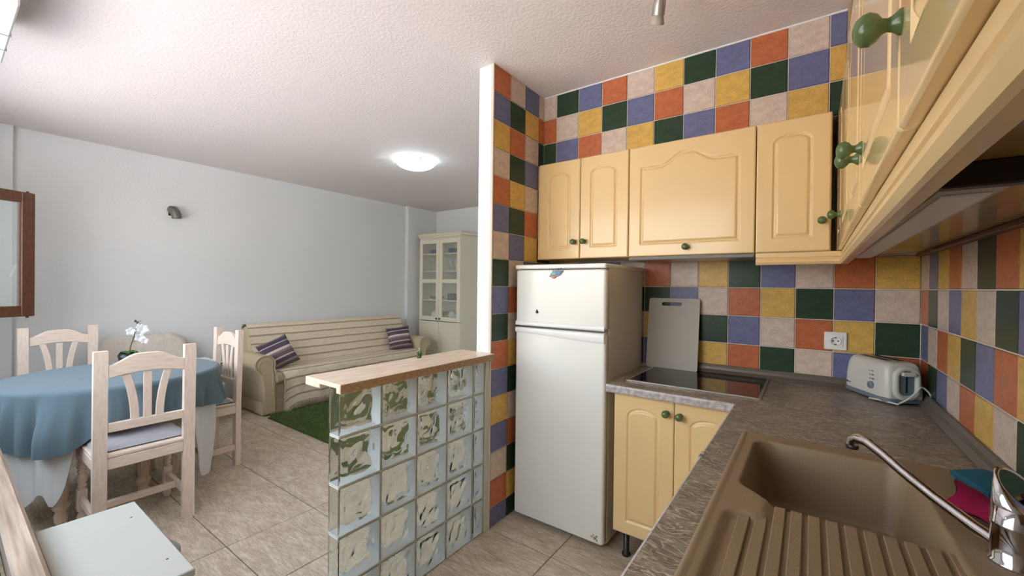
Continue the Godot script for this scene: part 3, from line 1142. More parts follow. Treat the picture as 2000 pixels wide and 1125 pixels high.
# =====================================================================  base cabinets, counter, sink, hob
func base_units() -> void:
	# left base cabinet under the hob: two arched doors
	var t := thing("base_cabinet", "cream base cabinet with two arched doors and green knobs under the hob", "cabinet", Vector3(0.905, 0, 0.36))
	var st := mb()
	box(st, Vector3(-0.272, 0.15, -0.58), Vector3(0.272, 0.805, -0.018), 0.001)
	part("body", st, M.cream_lacquer, t)
	door(t, 0.273, 0.660, Vector3(-0.272, 0.150, 0), Basis.IDENTITY, "arch", Vector2(0.243, 0.603), M.cream_lacquer)
	door(t, 0.273, 0.660, Vector3(0.004, 0.150, 0), Basis.IDENTITY, "arch", Vector2(0.024, 0.600), M.cream_lacquer)
	for p in [Vector3(-0.235, 0, -0.085), Vector3(0.235, 0, -0.085), Vector3(-0.235, 0, -0.53), Vector3(0.235, 0, -0.53)]:
		st = mb()
		lathe(st, [Vector2(0, 0), Vector2(0.021, 0), Vector2(0.021, 0.012), Vector2(0.014, 0.018), Vector2(0.014, 0.150), Vector2(0, 0.150)], 16)
		part("leg", st, M.black_plastic, t, p)
	# base cabinet under the sink, doors facing -x
	t = thing("base_cabinet", "long cream base cabinet with four doors below the sink worktop", "cabinet", Vector3(1.18, 0, 1.2))
	st = mb()
	box(st, Vector3(0.018, 0.15, -1.43), Vector3(WR - 1.18 - 0.002, 0.66, 0.95), 0.001)
	part("body", st, M.cream_lacquer, t)
	for k in 4:
		door(t, 0.436, 0.655, Vector3(0.0, 0.150, -0.808 + 0.439 * k), Basis(Vector3(0, 0, 1), Vector3.UP, Vector3(-1, 0, 0)), "arch", Vector2(0.400 if k % 2 == 0 else 0.036, 0.59), M.cream_lacquer)
	for z in [-0.7, 0.0, 0.8]:
		st = mb()
		lathe(st, [Vector2(0, 0), Vector2(0.021, 0), Vector2(0.021, 0.012), Vector2(0.014, 0.018), Vector2(0.014, 0.150), Vector2(0, 0.150)], 16)
		part("leg", st, M.black_plastic, t, Vector3(0.08, 0, z))
	# counter top: L, with a hole for the sink
	t = thing("countertop", "L-shaped brown marbled laminate worktop with a chipped pale edge", "countertop", Vector3(1.4, 0, 0.4))
	st = mb()
	var o := -t.position
	var fz := 0.387
	var fx := 1.148
	var e := 0.0
	box(st, o + Vector3(0.602, CT - 0.036, ZB + 0.002), o + Vector3(WR - 0.002, CT, fz - 0.001), 0.001)
	box(st, o + Vector3(fx + 0.001, CT - 0.036, fz - 0.001), o + Vector3(WR - 0.002, CT, 0.738), e)
	box(st, o + Vector3(fx + 0.001, CT - 0.036, 0.738), o + Vector3(1.218, CT, 1.615), e)
	box(st, o + Vector3(1.702, CT - 0.036, 0.738), o + Vector3(WR - 0.002, CT, 1.615), e)
	box(st, o + Vector3(fx + 0.001, CT - 0.036, 1.615), o + Vector3(WR - 0.002, CT, 2.2), e)
	part("worktop", st, M.counter_laminate, t)
	st = mb()
	prism(st, PackedVector2Array([Vector2(0, -0.036), Vector2(0.004, -0.036), Vector2(0.0065, -0.030), Vector2(0.0065, -0.008), Vector2(0.0045, -0.002), Vector2(0, 0.0003)]), fx - 0.602 + 0.006, Transform3D(Basis(Vector3(0, 0, 1), Vector3.UP, Vector3(-1, 0, 0)), o + Vector3(fx + 0.006, CT, fz - 0.001)), 0.0005)
	prism(st, PackedVector2Array([Vector2(0, -0.036), Vector2(0.004, -0.036), Vector2(0.0065, -0.030), Vector2(0.0065, -0.008), Vector2(0.0045, -0.002), Vector2(0, 0.0003)]), 2.2 - fz, Transform3D(Basis(Vector3(-1, 0, 0), Vector3.UP, Vector3(0, 0, -1)), o + Vector3(fx + 0.001, CT, 2.2)), 0.0005)
	box(st, o + Vector3(0.5995, CT - 0.036, ZB + 0.004), o + Vector3(0.6025, CT, fz), 0.001)
	part("edge_band", st, M.counter_edge, t)
	st = mb()
	for z in [0.985, 1.005, 1.015]:
		box(st, o + Vector3(fx - 0.0075, CT - 0.02, z), o + Vector3(fx + 0.006, CT + 0.0012, z + 0.022), 0.003)
	part("edge_chip", st, M.counter_edge, t)
	# sealing strips along both walls
	var sp := PackedVector2Array([Vector2(0, 0), Vector2(0.030, 0), Vector2(0.031, 0.006), Vector2(0.018, 0.020), Vector2(0.014, 0.032), Vector2(0.007, 0.045), Vector2(0, 0.046)])
	t = thing("sealing_strip", "grey plastic sealing strip where worktop meets the back tiles, behind hob and toaster", "strip", Vector3(1.19, CT, ZB + 0.0015))
	st = mb()
	prism(st, sp, WR - 0.606, Transform3D(Basis(Vector3(0, 0, 1), Vector3.UP, Vector3(-1, 0, 0)), Vector3(WR - 0.001 - 1.19, 0.0005, 0)), 0.001)
	part("strip", st, M.sealing_strip, t)
	t = thing("sealing_strip", "grey plastic sealing strip along the right wall behind the sink", "strip", Vector3(WR - 0.0015, CT, 1.0))
	st = mb()
	prism(st, sp, 2.2 - ZB - 0.036, Transform3D(Basis(Vector3(-1, 0, 0), Vector3.UP, Vector3(0, 0, -1)), Vector3(0, 0.0005, 1.2)), 0.001)
	part("strip", st, M.sealing_strip, t)
	sink()
	# hob
	t = thing("hob", "black glass ceramic hob with a metal rim set in the worktop", "hob", Vector3(0.937, CT, 0.015))
	st = mb()
	box(st, Vector3(-0.275, 0.0005, -0.225), Vector3(0.275, 0.0055, 0.235), 0.0015)
	part("glass", st, M.hob_glass, t)
	st = mb()
	box(st, Vector3(-0.286, 0, 0.235), Vector3(0.286, 0.0065, 0.246), 0.002)
	box(st, Vector3(-0.286, 0, -0.236), Vector3(0.286, 0.0065, -0.225), 0.002)
	box(st, Vector3(-0.286, 0, -0.236), Vector3(-0.275, 0.0065, 0.246), 0.002)
	box(st, Vector3(0.275, 0, -0.236), Vector3(0.286, 0.0065, 0.246), 0.002)
	part("rim", st, M.brushed_steel, t)


func sdbox(p: Vector2, lo: Vector2, hi: Vector2, r: float) -> float:
	var c := (lo + hi) / 2
	var q := (p - c).abs() - (hi - lo) / 2 + Vector2(r, r)
	return Vector2(maxf(q.x, 0), maxf(q.y, 0)).length() + minf(maxf(q.x, q.y), 0.0) - r


func smin(a: float, b: float, k: float) -> float:
	var h := clampf(0.5 + 0.5 * (b - a) / k, 0, 1)
	return lerpf(b, a, h) - k * h * (1 - h)


func sink() -> void:
	var x0 := 1.214
	var z1 := 1.620
	var w := 0.492
	var h := 1.620 - 0.733
	var t := thing("sink", "brown composite sink with one bowl and a ribbed draining board", "sink", Vector3(1.46, CT, 1.18))
	var zf := func(u: float, v: float) -> float:
		var p := Vector2(x0 + u, z1 - v)       # x, z
		var bowl := sdbox(p, Vector2(1.256, 0.792), Vector2(1.600, 1.205), 0.055)
		# the bowl's near left corner is cut by a tongue
		var tongue := sdbox(p, Vector2(1.20, 1.165), Vector2(1.300, 1.262), 0.045)
		bowl = -smin(-bowl, tongue - 0.004, 0.035)
		var drain := sdbox(p, Vector2(1.250, 1.285), Vector2(1.612, 1.590), 0.03)
		var pas := sdbox(p, Vector2(1.318, 1.12), Vector2(1.600, 1.34), 0.02)
		var low := smin(drain, pas, 0.03)
		var y := 0.006
		var e := minf(minf(u, w - u), minf(v, h - v))
		if e < 0.006:
			y = 0.006 - 0.006 * pow(1.0 - e / 0.006, 2.0)
		# raised outer rim line, then a slightly lower inner deck
		y -= 0.002 * smoothstep(0.010, 0.018, e)
		y -= 0.0105 * (1.0 - smoothstep(-0.014, 0.008, low))
		var dep := 0.168 * (1.0 - smoothstep(-0.034, 0.002, bowl))
		dep += 0.008 * (1.0 - smoothstep(-0.12, -0.034, bowl))
		return maxf(y - dep, -0.176)
	var m := relief(w, h, 0.18, 0.004, zf)
	var b := Basis.from_euler(Vector3(-PI / 2, 0, 0))
	part("basin", m, M.sink_composite, t, Vector3(x0 - 1.46, 0.0, z1 - 1.18), b)
	var st: SurfaceTool
	for k in 12:
		var x := 1.2725 + 0.0288 * k
		var za := 1.2085 if k > 1 else 1.275
		st = mb()
		box(st, Vector3(x - 1.46, -0.010, za - 1.18), Vector3(x + 0.0200 - 1.46, -0.0008, (1.572 if k < 11 else 1.53) - 1.18), 0.0014)
		part("rib", st, M.sink_composite, t)
	# waste
	st = mb()
	lathe(st, [Vector2(0.045, 0), Vector2(0.042, 0.003), Vector2(0.020, 0.002), Vector2(0, 0.001)], 24)
	part("drain", st, M.brushed_steel, t, Vector3(-0.03, -0.1735, -0.18))
	# mixer tap
	t = thing("tap", "chrome sink mixer tap with a long rising spout", "tap", Vector3(1.674, CT + 0.004, 1.196))
	st = mb()
	lathe(st, [Vector2(0, 0), Vector2(0.036, 0), Vector2(0.036, 0.004), Vector2(0.0325, 0.007), Vector2(0.0325, 0.062), Vector2(0.0335, 0.064), Vector2(0.0335, 0.068), Vector2(0.0325, 0.070), Vector2(0.0315, 0.096), Vector2(0, 0.096)], 40)
	part("body", st, M.chrome, t)
	# dome cut at a slant, with a lever on top
	st = mb()
	st.set_smooth_group(1)
	var N := 36
	for k in N:
		var a0 := TAU * k / N
		var a1 := TAU * (k + 1) / N
		var hh := func(a: float) -> float: return 0.128 - 0.026 * cos(a - 0.9)
		var q0 := Vector3(cos(a0) * 0.032, 0.096, sin(a0) * 0.032)
		var q1 := Vector3(cos(a1) * 0.032, 0.096, sin(a1) * 0.032)
		var p0 := Vector3(cos(a0) * 0.0285, hh.call(a0), sin(a0) * 0.0285)
		var p1 := Vector3(cos(a1) * 0.0285, hh.call(a1), sin(a1) * 0.0285)
		quad(st, q0, p0, p1, q1)
		var i0 := Vector3(cos(a0) * 0.022, hh.call(a0) * 0.9 + 0.012, sin(a0) * 0.022)
		var i1 := Vector3(cos(a1) * 0.022, hh.call(a1) * 0.9 + 0.012, sin(a1) * 0.022)
		quad(st, p0, i0, i1, p1)
		tri(st, i0, Vector3(0, 0.124, 0), i1)
	part("cap", st, M.chrome, t)
	st = mb()
	tube(st, [Vector3(0.010, 0.118, 0.004), Vector3(0.026, 0.126, 0.010), Vector3(0.050, 0.134, 0.018), Vector3(0.074, 0.140, 0.026)], [0.012, 0.011, 0.008, 0.006], 12, true, Vector2(1.3, 0.7))
	part("lever", st, M.chrome, t)
	st = mb()
	var o := t.position
	var sp := [Vector3(1.655, 0.874, 1.182) - o, Vector3(1.632, 0.883, 1.155) - o, Vector3(1.59, 0.902, 1.105) - o, Vector3(1.55, 0.925, 1.058) - o, Vector3(1.52, 0.945, 1.022) - o, Vector3(1.497, 0.957, 0.995) - o, Vector3(1.482, 0.958, 0.978) - o, Vector3(1.474, 0.950, 0.969) - o, Vector3(1.472, 0.938, 0.967) - o]
	tube(st, sp, [0.0125, 0.0115, 0.0105, 0.0102, 0.0102, 0.0108, 0.0118, 0.0125, 0.0120], 18)
	part("spout", st, M.chrome, t)
	st = mb()
	lathe(st, [Vector2(0, 0), Vector2(0.0105, 0), Vector2(0.0125, 0.002), Vector2(0.0125, 0.010), Vector2(0, 0.010)], 20)
	part("aerator", st, M.dark_metal, t, Vector3(1.472, 0.928, 0.967) - o)
	# cloths behind the tap
	var P := []
	for i in 13:
		var col := []
		for j in 9:
			var a := i / 12.0
			var b2 := j / 8.0
			col.append(Vector3(-0.055 + 0.11 * a, 0.012 + 0.020 * sin(a * 3.1) + 0.008 * sin(b2 * 5.0 + a * 4.0), 0.045 - 0.09 * b2 + 0.012 * sin(a * 6.0)))
		P.append(col)
	var c := part("dish_cloth", grid_mesh(P, false, 0.006), M.pink_cloth, self, Vector3(1.672, CT + 0.006, 1.005), Basis(Vector3.UP, 1.0) * Basis(Vector3.RIGHT, 0.25))
	tag(c, "crumpled bright pink dish cloth lying behind the tap", "cloth")
	var s := thing("scouring_pad", "folded teal scouring pad on worktop behind the pink cloth", "pad", Vector3(1.728, CT + 0.001, 0.865), 0.35)
	st = mb()
	prism(st, PackedVector2Array([Vector2(-0.045, -0.07), Vector2(0.035, -0.065), Vector2(0.042, 0.0), Vector2(0.03, 0.065), Vector2(-0.035, 0.07), Vector2(-0.050, 0.02)]), 0.016, Transform3D(Basis(Vector3(1, 0, 0), Vector3(0, 0, -1), Vector3(0, 1, 0)), Vector3.ZERO), 0.004)
	part("lower_fold", st, M.teal_sponge, s)
	st = mb()
	prism(st, PackedVector2Array([Vector2(-0.050, -0.06), Vector2(0.03, -0.06), Vector2(0.04, 0.01), Vector2(0.02, 0.06), Vector2(-0.045, 0.06)]), 0.016, Transform3D(Basis(Vector3(1, 0.16, 0).normalized(), Vector3(0, 0, -1), Vector3(-0.16, 1, 0).normalized()), Vector3(0, 0.022, 0)), 0.004)
	part("upper_fold", st, M.teal_sponge, s)


func rrect(w: float, h: float, r: float, n := 6) -> PackedVector2Array:   # centred, counter-clockwise
	var a := PackedVector2Array()
	for q in [[1, -1, -PI / 2], [1, 1, 0.0], [-1, 1, PI / 2], [-1, -1, PI]]:
		for k in n + 1:
			var t: float = q[2] + PI / 2 * k / n
			a.append(Vector2(q[0] * (w / 2 - r) + cos(t) * r, q[1] * (h / 2 - r) + sin(t) * r))
	return a


# =====================================================================  fridge
func fridge() -> void:
	var x0 := 0.037
	var x1 := 0.574
	var w := x1 - x0
	var t := thing("fridge", "old white two-door fridge freezer with a rust spot at its foot", "fridge", Vector3((x0 + x1) / 2, 0, 0.34))
	var st := mb()
	box(st, Vector3(-w / 2 + 0.003, 0.020, -0.545), Vector3(w / 2, 1.405, -0.048), 0.005)
	part("body", st, M.fridge_side, t)
	st = mb()
	prism(st, rrect(w + 0.004, 0.024, 0.008, 4), 0.560, Transform3D(Basis.IDENTITY, Vector3(0, 1.413, -0.553)), 0.006, true)
	part("top_panel", st, M.fridge_enamel, t)
	# upper and lower doors with rounded fronts
	for d in [[1.094, 1.396, "upper_door"], [0.034, 1.074, "lower_door"]]:
		st = mb()
		var ch := 0.016
		var sec := PackedVector2Array()
		for k in 7:
			var a := PI / 2 * k / 6
			sec.append(Vector2(w / 2 - ch + cos(a) * ch, -ch + sin(a) * ch))
		for k in 7:
			var a := PI / 2 + PI / 2 * k / 6
			sec.append(Vector2(-w / 2 + ch + cos(a) * ch, -ch + sin(a) * ch))
		sec.append(Vector2(-w / 2, -0.044))
		sec.append(Vector2(w / 2, -0.044))
		# section in (x, z) pushed up along y
		prism(st, sec, d[1] - d[0], Transform3D(Basis(Vector3(1, 0, 0), Vector3(0, 0, 1), Vector3(0, -1, 0)), Vector3(0, d[1], 0)), 0.006, true)
		part(d[2], st, M.fridge_enamel, t)
	# curved grip lips along the gap between the doors
	var P := []
	for i in 41:
		var u := i / 40.0
		var x := -w / 2 + 0.004 + (w - 0.008) * u
		var s := pow(sin(PI * clampf(u * 0.9 + 0.05, 0, 1)), 1.2)
		var col := []
		for q in [[1.115, 0.0006], [1.108, 0.006 + 0.003 * s], [1.096 - 0.004 * (1.0 - u), 0.007 + 0.004 * s], [1.090, 0.002], [1.090, -0.02]]:
			col.append(Vector3(x, q[0], q[1]))
		P.append(col)
	for k in P.size():
		(P[k] as Array).reverse()
	part("upper_grip", grid_mesh(P, false), M.white_plastic, t)
	P = []
	for i in 41:
		var u := i / 40.0
		var x := -w / 2 + 0.004 + (w - 0.008) * u
		var s := smoothstep(0.0, 1.0, u)
		var col := []
		var lo := lerpf(1.050, 1.030, s)
		for q in [[1.079, -0.02], [1.079, 0.004], [1.072 - 0.006 * s, 0.008], [lo + 0.006, 0.007], [lo, 0.0008]]:
			col.append(Vector3(x, q[0], q[1]))
		P.append(col)
	for k in P.size():
		(P[k] as Array).reverse()
	part("lower_grip", grid_mesh(P, false), M.white_plastic, t)
	st = mb()
	box(st, Vector3(-w / 2 + 0.01, 0.04, -0.050), Vector3(w / 2 - 0.006, 1.40, -0.043), 0.001)
	part("door_seal", st, M.rubber_grey, t)
	for s in [-1.0, 1.0]:
		st = mb()
		lathe(st, [Vector2(0, 0), Vector2(0.02, 0), Vector2(0.02, 0.008), Vector2(0.01, 0.010), Vector2(0.01, 0.022), Vector2(0, 0.022)], 14)
		part("foot", st, M.black_plastic, t, Vector3(s * (w / 2 - 0.04), 0, -0.09))
	st = mb()
	for k in [[0, 0, 0.012], [0.010, 0.012, 0.008], [-0.016, 0.004, 0.007], [0.012, -0.008, 0.007], [-0.008, 0.014, 0.006]]:
		var poly := PackedVector2Array()
		for i in 11:
			var a := TAU * i / 11
			poly.append(Vector2(k[0], k[1]) + Vector2(cos(a), sin(a)) * k[2] * (0.7 + 0.3 * sin(i * 2.7)))
		prism(st, poly, 0.0012, Transform3D(Basis.IDENTITY, Vector3(w / 2 - 0.042, 0.062, -0.0004)), 0.0002)
	part("rust_spot", st, M.rust, t)
	# magnets
	var mg := thing("fridge_magnet", "colourful souvenir magnet near top of the upper fridge door", "magnet", Vector3(0.296, 1.374, 0.3405))
	st = mb()
	var poly := PackedVector2Array()
	for i in 20:
		var a := TAU * i / 20
		poly.append(Vector2(cos(a) * 0.040, sin(a) * 0.017 + cos(a) * 0.010) * (1.0 + 0.08 * sin(i * 1.9)))
	prism(st, poly, 0.004, Transform3D.IDENTITY, 0.001, true)
	part("plate", st, M.magnet_grey, mg)
	for k in [["magnet_teal", -0.012, 0.002, 0.016, 0.010], ["magnet_blue", 0.014, 0.006, 0.015, 0.010], ["magnet_red", -0.014, -0.017, 0.012, 0.008], ["magnet_blue", 0.028, 0.012, 0.008, 0.006]]:
		st = mb()
		poly = PackedVector2Array()
		for i in 14:
			var a := TAU * i / 14
			poly.append(Vector2(k[1] + cos(a) * k[3], k[2] + sin(a) * k[4]))
		prism(st, poly, 0.007, Transform3D.IDENTITY, 0.002, true)
		part("motif", st, M[k[0]], mg)
	st = mb()
	for k in 5:
		var x := -0.020 + k * 0.011
		tube(st, [Vector3(x, 0.010 + 0.003 * k, 0.003), Vector3(x + 0.002, 0.022 + 0.003 * k, 0.003)], 0.0018, 6)
	var arc := []
	for k in 9:
		var a := -0.6 + 2.6 * k / 8.0
		arc.append(Vector3(0.030 + cos(a) * 0.012, 0.016 + sin(a) * 0.014, 0.003))
	tube(st, arc, 0.0018, 6)
	part("lettering", st, M.magnet_grey, mg)
	mg = thing("fridge_magnet", "tiny dark magnet low on the upper fridge door", "magnet", Vector3(0.180, 1.168, 0.3402))
	st = mb()
	lathe(st, [Vector2(0.008, 0), Vector2(0.0085, 0.003), Vector2(0.005, 0.006), Vector2(0, 0.007)], 12, Transform3D(Basis.from_euler(Vector3(PI / 2, 0, 0)), Vector3.ZERO))
	box(st, Vector3(-0.003, 0.005, 0), Vector3(0.003, 0.014, 0.004), 0.001)
	part("button", st, M.dark_metal, mg)


# =====================================================================  things on the counter
func counter_things() -> void:
	# cutting board leaning on the splashback
	var t := thing("cutting_board", "grey plastic cutting board with a slot handle leaning on the tiles", "cutting board", Vector3(0.752, CT + 0.001, -0.172))
	var w := 0.278
	var h := 0.402
	var out := rrect(w, h, 0.014, 4)
	for k in out.size():
		out[k] += Vector2(0, h / 2)
	var slot := rrect(0.110, 0.020, 0.0098, 5)
	for k in slot.size():
		slot[k] += Vector2(-0.01, h - 0.034)
	# outline with the slot joined through a hairline cut
	var cut := PackedVector2Array()
	var best := 0
	var bs := 0
	for k in out.size():
		if out[k].y >= h - 0.0001:
			best = k
			break
	for k in slot.size():
		if slot[k].y > slot[bs].y + 0.00001 or (absf(slot[k].y - slot[bs].y) < 0.00001 and slot[k].x > slot[bs].x):
			bs = k
	for k in out.size():
		cut.append(out[(best + k) % out.size()])
	cut.append(out[best] + Vector2(0.00005, 0))
	for k in slot.size() + 1:
		cut.append(slot[(bs - k + slot.size() * 2) % slot.size()] + Vector2(0.00005 if k == 0 else 0.0, 0))
	var st := mb()
	prism(st, cut, 0.008, Transform3D(Basis(Vector3.RIGHT, -0.13), Vector3(0, 0, 0)), 0.0, false)
	part("board", st, M.board_plastic, t)
	# wall socket
	t = thing("wall_socket", "white square wall socket on the tiles behind the toaster", "socket", Vector3(1.4845, 1.0665, ZB + 0.0005))
	st = mb()
	prism(st, rrect(0.086, 0.084, 0.004, 3), 0.009, Transform3D.IDENTITY, 0.003)
	part("plate", st, M.white_plastic, t)
	st = mb()
	prism(st, rrect(0.056, 0.056, 0.003, 3), 0.004, Transform3D(Basis.IDENTITY, Vector3(0, 0, 0.0085)), 0.001)
	part("insert", st, M.porcelain, t)
	st = mb()
	lathe(st, [Vector2(0.0215, 0.0), Vector2(0.0215, 0.003), Vector2(0.0185, 0.003), Vector2(0.0180, 0.0012), Vector2(0, 0.0012)], 28, Transform3D(Basis.from_euler(Vector3(PI / 2, 0, 0)), Vector3(0, 0, 0.0125)))
	part("cup", st, M.white_plastic, t)
	for x in [-0.0095, 0.0095]:
		st = mb()
		lathe(st, [Vector2(0.0032, 0), Vector2(0.0032, 0.0006), Vector2(0, 0.0006)], 12, Transform3D(Basis.from_euler(Vector3(PI / 2, 0, 0)), Vector3(x, 0, 0.0135)))
		part("pin_hole", st, M.black_plastic, t)
	for y in [-0.0165, 0.0165]:
		st = mb()
		box(st, Vector3(-0.004, y - 0.0022, 0.0135), Vector3(0.004, y + 0.0022, 0.0156), 0.0005)
		part("earth_clip", st, M.dark_metal, t)
	toaster()


func toaster() -> void:
	# long axis runs from the left back to the right front
	var d := Vector3(0.118, 0, 0.225).normalized()
	var fr := Vector3(-d.z, 0, d.x)        # front faces the camera side
	var L := 0.262
	var D := 0.150
	var Hh := 0.168
	var t := thing("toaster", "pale grey two-slot toaster with a round dial in the worktop corner", "toaster", Vector3(1.575, CT, -0.100) + (-fr) * (D / 2) , atan2(-d.z, d.x))
	# local x = along d, local z = front (towards -x)
	# body: loft of rounded sections from the foot to the shoulder
	var secs := [[0.024, 0.99, 0.97], [0.028, 1.0, 1.0], [0.045, 1.0, 1.0], [0.09, 0.985, 0.98], [0.13, 0.95, 0.93], [0.150, 0.915, 0.86], [0.162, 0.87, 0.74], [0.168, 0.80, 0.56], [0.1685, 0.5, 0.3], [0.1685, 0.02, 0.02]]
	var P := []
	var ring := rrect(1.0, 1.0, 0.16, 6)
	var nr := ring.size()
	for k in nr + 1:
		var col := []
		for s in secs:
			var q := ring[k % nr]
			col.append(Vector3(q.x * L * s[1], s[0], -q.y * D * s[2]))
		P.append(col)
	part("shell", grid_mesh(P, false), M.toaster_shell, t)
	var st := mb()
	prism(st, rrect(L * 1.0, D * 1.0, 0.028, 5), 0.021, Transform3D(Basis(Vector3(1, 0, 0), Vector3(0, 0, -1), Vector3(0, 1, 0)), Vector3(0, 0.006, 0)), 0.004, true)
	part("base", st, M.toaster_grey, t)
	for x in [-0.09, 0.09]:
		for z in [-0.045, 0.045]:
			st = mb()
			lathe(st, [Vector2(0, 0), Vector2(0.009, 0), Vector2(0.009, 0.008), Vector2(0, 0.008)], 12)
			part("foot", st, M.white_plastic, t, Vector3(x, 0, z))
	for z in [-0.022, 0.022]:
		st = mb()
		box(st, Vector3(-0.085, 0.1680, z - 0.012), Vector3(0.070, 0.1698, z + 0.012), 0.001)
		part("slot", st, M.dark_metal, t)
	# right end: a raised arch round a dark recess with the lever in it
	var ex := L * 0.5 - 0.006
	st = mb()
	prism(st, rrect(0.062, 0.104, 0.026, 6), 0.0075, Transform3D(Basis(Vector3(0, 0, -1), Vector3(0, 1, 0), Vector3(1, 0, 0)), Vector3(ex, 0.090, 0.0)), 0.001, true)
	part("end_recess", st, M.toaster_grey, t)
	st = mb()
	var loop := []
	var rr := rrect(0.078, 0.118, 0.034, 7)
	for k in rr.size() + 1:
		var q := rr[k % rr.size()]
		loop.append(Vector3(ex + 0.007, 0.088 + q.y, -q.x))
	tube(st, loop, 0.011, 12, false, Vector2(1.0, 1.0))
	part("end_arch", st, M.toaster_shell, t)
	st = mb()
	box(st, Vector3(ex + 0.0075, 0.05, -0.003), Vector3(ex + 0.0085, 0.130, 0.003), 0.0)
	part("lever_slit", st, M.black_plastic, t)
	st = mb()
	prism(st, rrect(0.050, 0.016, 0.007, 4), 0.018, Transform3D(Basis(Vector3(0, 0, -1), Vector3(0, 1, 0), Vector3(1, 0, 0)), Vector3(ex + 0.007, 0.126, 0.0)), 0.003, true)
	part("lever", st, M.toaster_shell, t)
	var zf := D * 0.5 * 0.985
	var face := Transform3D(Basis.from_euler(Vector3(PI / 2, 0, 0)), Vector3(0.052, 0.062, zf - 0.004))
	st = mb()
	lathe(st, [Vector2(0.0150, 0), Vector2(0.0150, 0.008), Vector2(0.0135, 0.013), Vector2(0.004, 0.014), Vector2(0, 0.014)], 28, face)
	part("dial", st, M.toaster_grey, t)
	for k in 3:
		st = mb()
		prism(st, rrect(0.016, 0.007, 0.003, 3), 0.006, Transform3D(Basis.IDENTITY, Vector3(0.050 + 0.004 * k, 0.120 - 0.016 * k, zf - 0.005 - 0.002 * (2 - k))), 0.001)
		part("button", st, M.toaster_grey, t)
		st = mb()
		lathe(st, [Vector2(0.0022, 0), Vector2(0.0022, 0.0064), Vector2(0, 0.0064)], 10, Transform3D(Basis.from_euler(Vector3(PI / 2, 0, 0)), Vector3(0.034 + 0.004 * k, 0.120 - 0.016 * k, zf - 0.005 - 0.002 * (2 - k))))
		part("pilot_light", st, M.black_plastic, t)
	st = mb()
	for k in 7:
		box(st, Vector3(-0.108 + 0.0046 * k, 0.042, zf - 0.002), Vector3(-0.1048 + 0.0046 * k, 0.0475, zf + 0.0012), 0.0)
	part("badge", st, M.black_plastic, t)
	# cord curling round the right end
	var cd := part("power_cord", null_mesh_tube([Vector3(0.150, 0.010, 0.040), Vector3(0.157, 0.030, 0.014), Vector3(0.156, 0.058, -0.018), Vector3(0.146, 0.078, -0.045), Vector3(0.150, 0.050, -0.072), Vector3(0.140, 0.010, -0.085)], 0.0036), M.toaster_shell, t)
	cd.name = "power_cord"
	st = mb()
	var pts := []
	for k in 10:
		var a := k / 9.0
		pts.append(Vector3(0.055 + 0.095 * a, 0.0065 + 0.004 * sin(a * 3.0), 0.084 - 0.044 * a * a))
	tube(st, pts, 0.0036, 8)
	part("power_cord", st, M.toaster_shell, t)


func null_mesh_tube(pts: Array, r: float) -> SurfaceTool:
	var st := mb()
	var c := Curve3D.new()
	for i in pts.size():
		var a: Vector3 = pts[maxi(i - 1, 0)]
		var b: Vector3 = pts[mini(i + 1, pts.size() - 1)]
		c.add_point(pts[i], -(b - a) / 6.0, (b - a) / 6.0)
	c.bake_interval = 0.006
	tube(st, Array(c.get_baked_points()), r, 8)
	return st


# =====================================================================  living room
func living() -> void:
	sofa()
	armchair()
	# rug
	var t := thing("rug", "shaggy grass-green rug on the floor in front of the sofa", "rug", Vector3(-2.15, 0, -0.35))
	var st := mb()
	box(st, Vector3(-0.70, 0.0, -0.85), Vector3(0.62, 0.010, 0.725), 0.004)
	part("backing", st, M.rug_green, t)
	st = mb()
	var mm := MultiMesh.new()
	mm.transform_format = MultiMesh.TRANSFORM_3D
	st.set_smooth_group(1)
	for k in 3:
		var a := TAU * k / 3
		var a2 := TAU * (k + 1) / 3
		var p := Vector3(cos(a), 0, sin(a)) * 0.0045
		var q := Vector3(cos(a2), 0, sin(a2)) * 0.0045
		quad(st, q, p, p * 0.5 + Vector3(0.004, 0.016, 0.002), q * 0.5 + Vector3(0.004, 0.016, 0.002))
		tri(st, q * 0.5 + Vector3(0.004, 0.016, 0.002), p * 0.5 + Vector3(0.004, 0.016, 0.002), Vector3(0.010, 0.026, 0.004))
	mm.mesh = done(st)
	mm.instance_count = 16000
	for i in 16000:
		var b := Basis(Vector3.UP, rng.randf() * TAU) * Basis(Vector3.RIGHT, rng.randf_range(-0.5, 0.5))
		b = b.scaled(Vector3.ONE * rng.randf_range(0.9, 1.7))
		mm.set_instance_transform(i, Transform3D(b, Vector3(rng.randf_range(-0.695, 0.615), 0.008, rng.randf_range(-0.845, 0.72))))
	var mi := MultiMeshInstance3D.new()
	mi.name = "pile"
	mi.multimesh = mm
	mi.material_override = M.rug_pile
	mi.set_meta("kind", "stuff")
	t.add_child(mi)
	# wall lamp
	t = thing("wall_lamp", "small grey curved metal wall lamp high on the white wall", "lamp", Vector3(-3.65, 1.975, 0.908))
	st = mb()
	box(st, Vector3(0.0, -0.03, -0.03), Vector3(0.012, 0.03, 0.03), 0.003)
	part("mount", st, M.dark_metal, t)
	st = mb()
	var pts := []
	var rr := []
	for k in 13:
		var a := PI * 0.55 * k / 12.0
		pts.append(Vector3(0.012 + 0.060 * sin(a), 0.045 - 0.055 * (1.0 - cos(a)) - 0.02, 0.030 - 0.052 * (k / 12.0)))
		rr.append(0.036 + 0.006 * k / 12.0)
	tube(st, [Vector3(0.01, 0.02, 0.018), Vector3(0.030, 0.026, 0.014), Vector3(0.052, 0.020, 0.006), Vector3(0.066, 0.0, -0.006), Vector3(0.070, -0.030, -0.014), Vector3(0.070, -0.058, -0.016)], [0.026, 0.036, 0.041, 0.041, 0.039, 0.038], 22)
	part("shade", st, M.pewter, t)


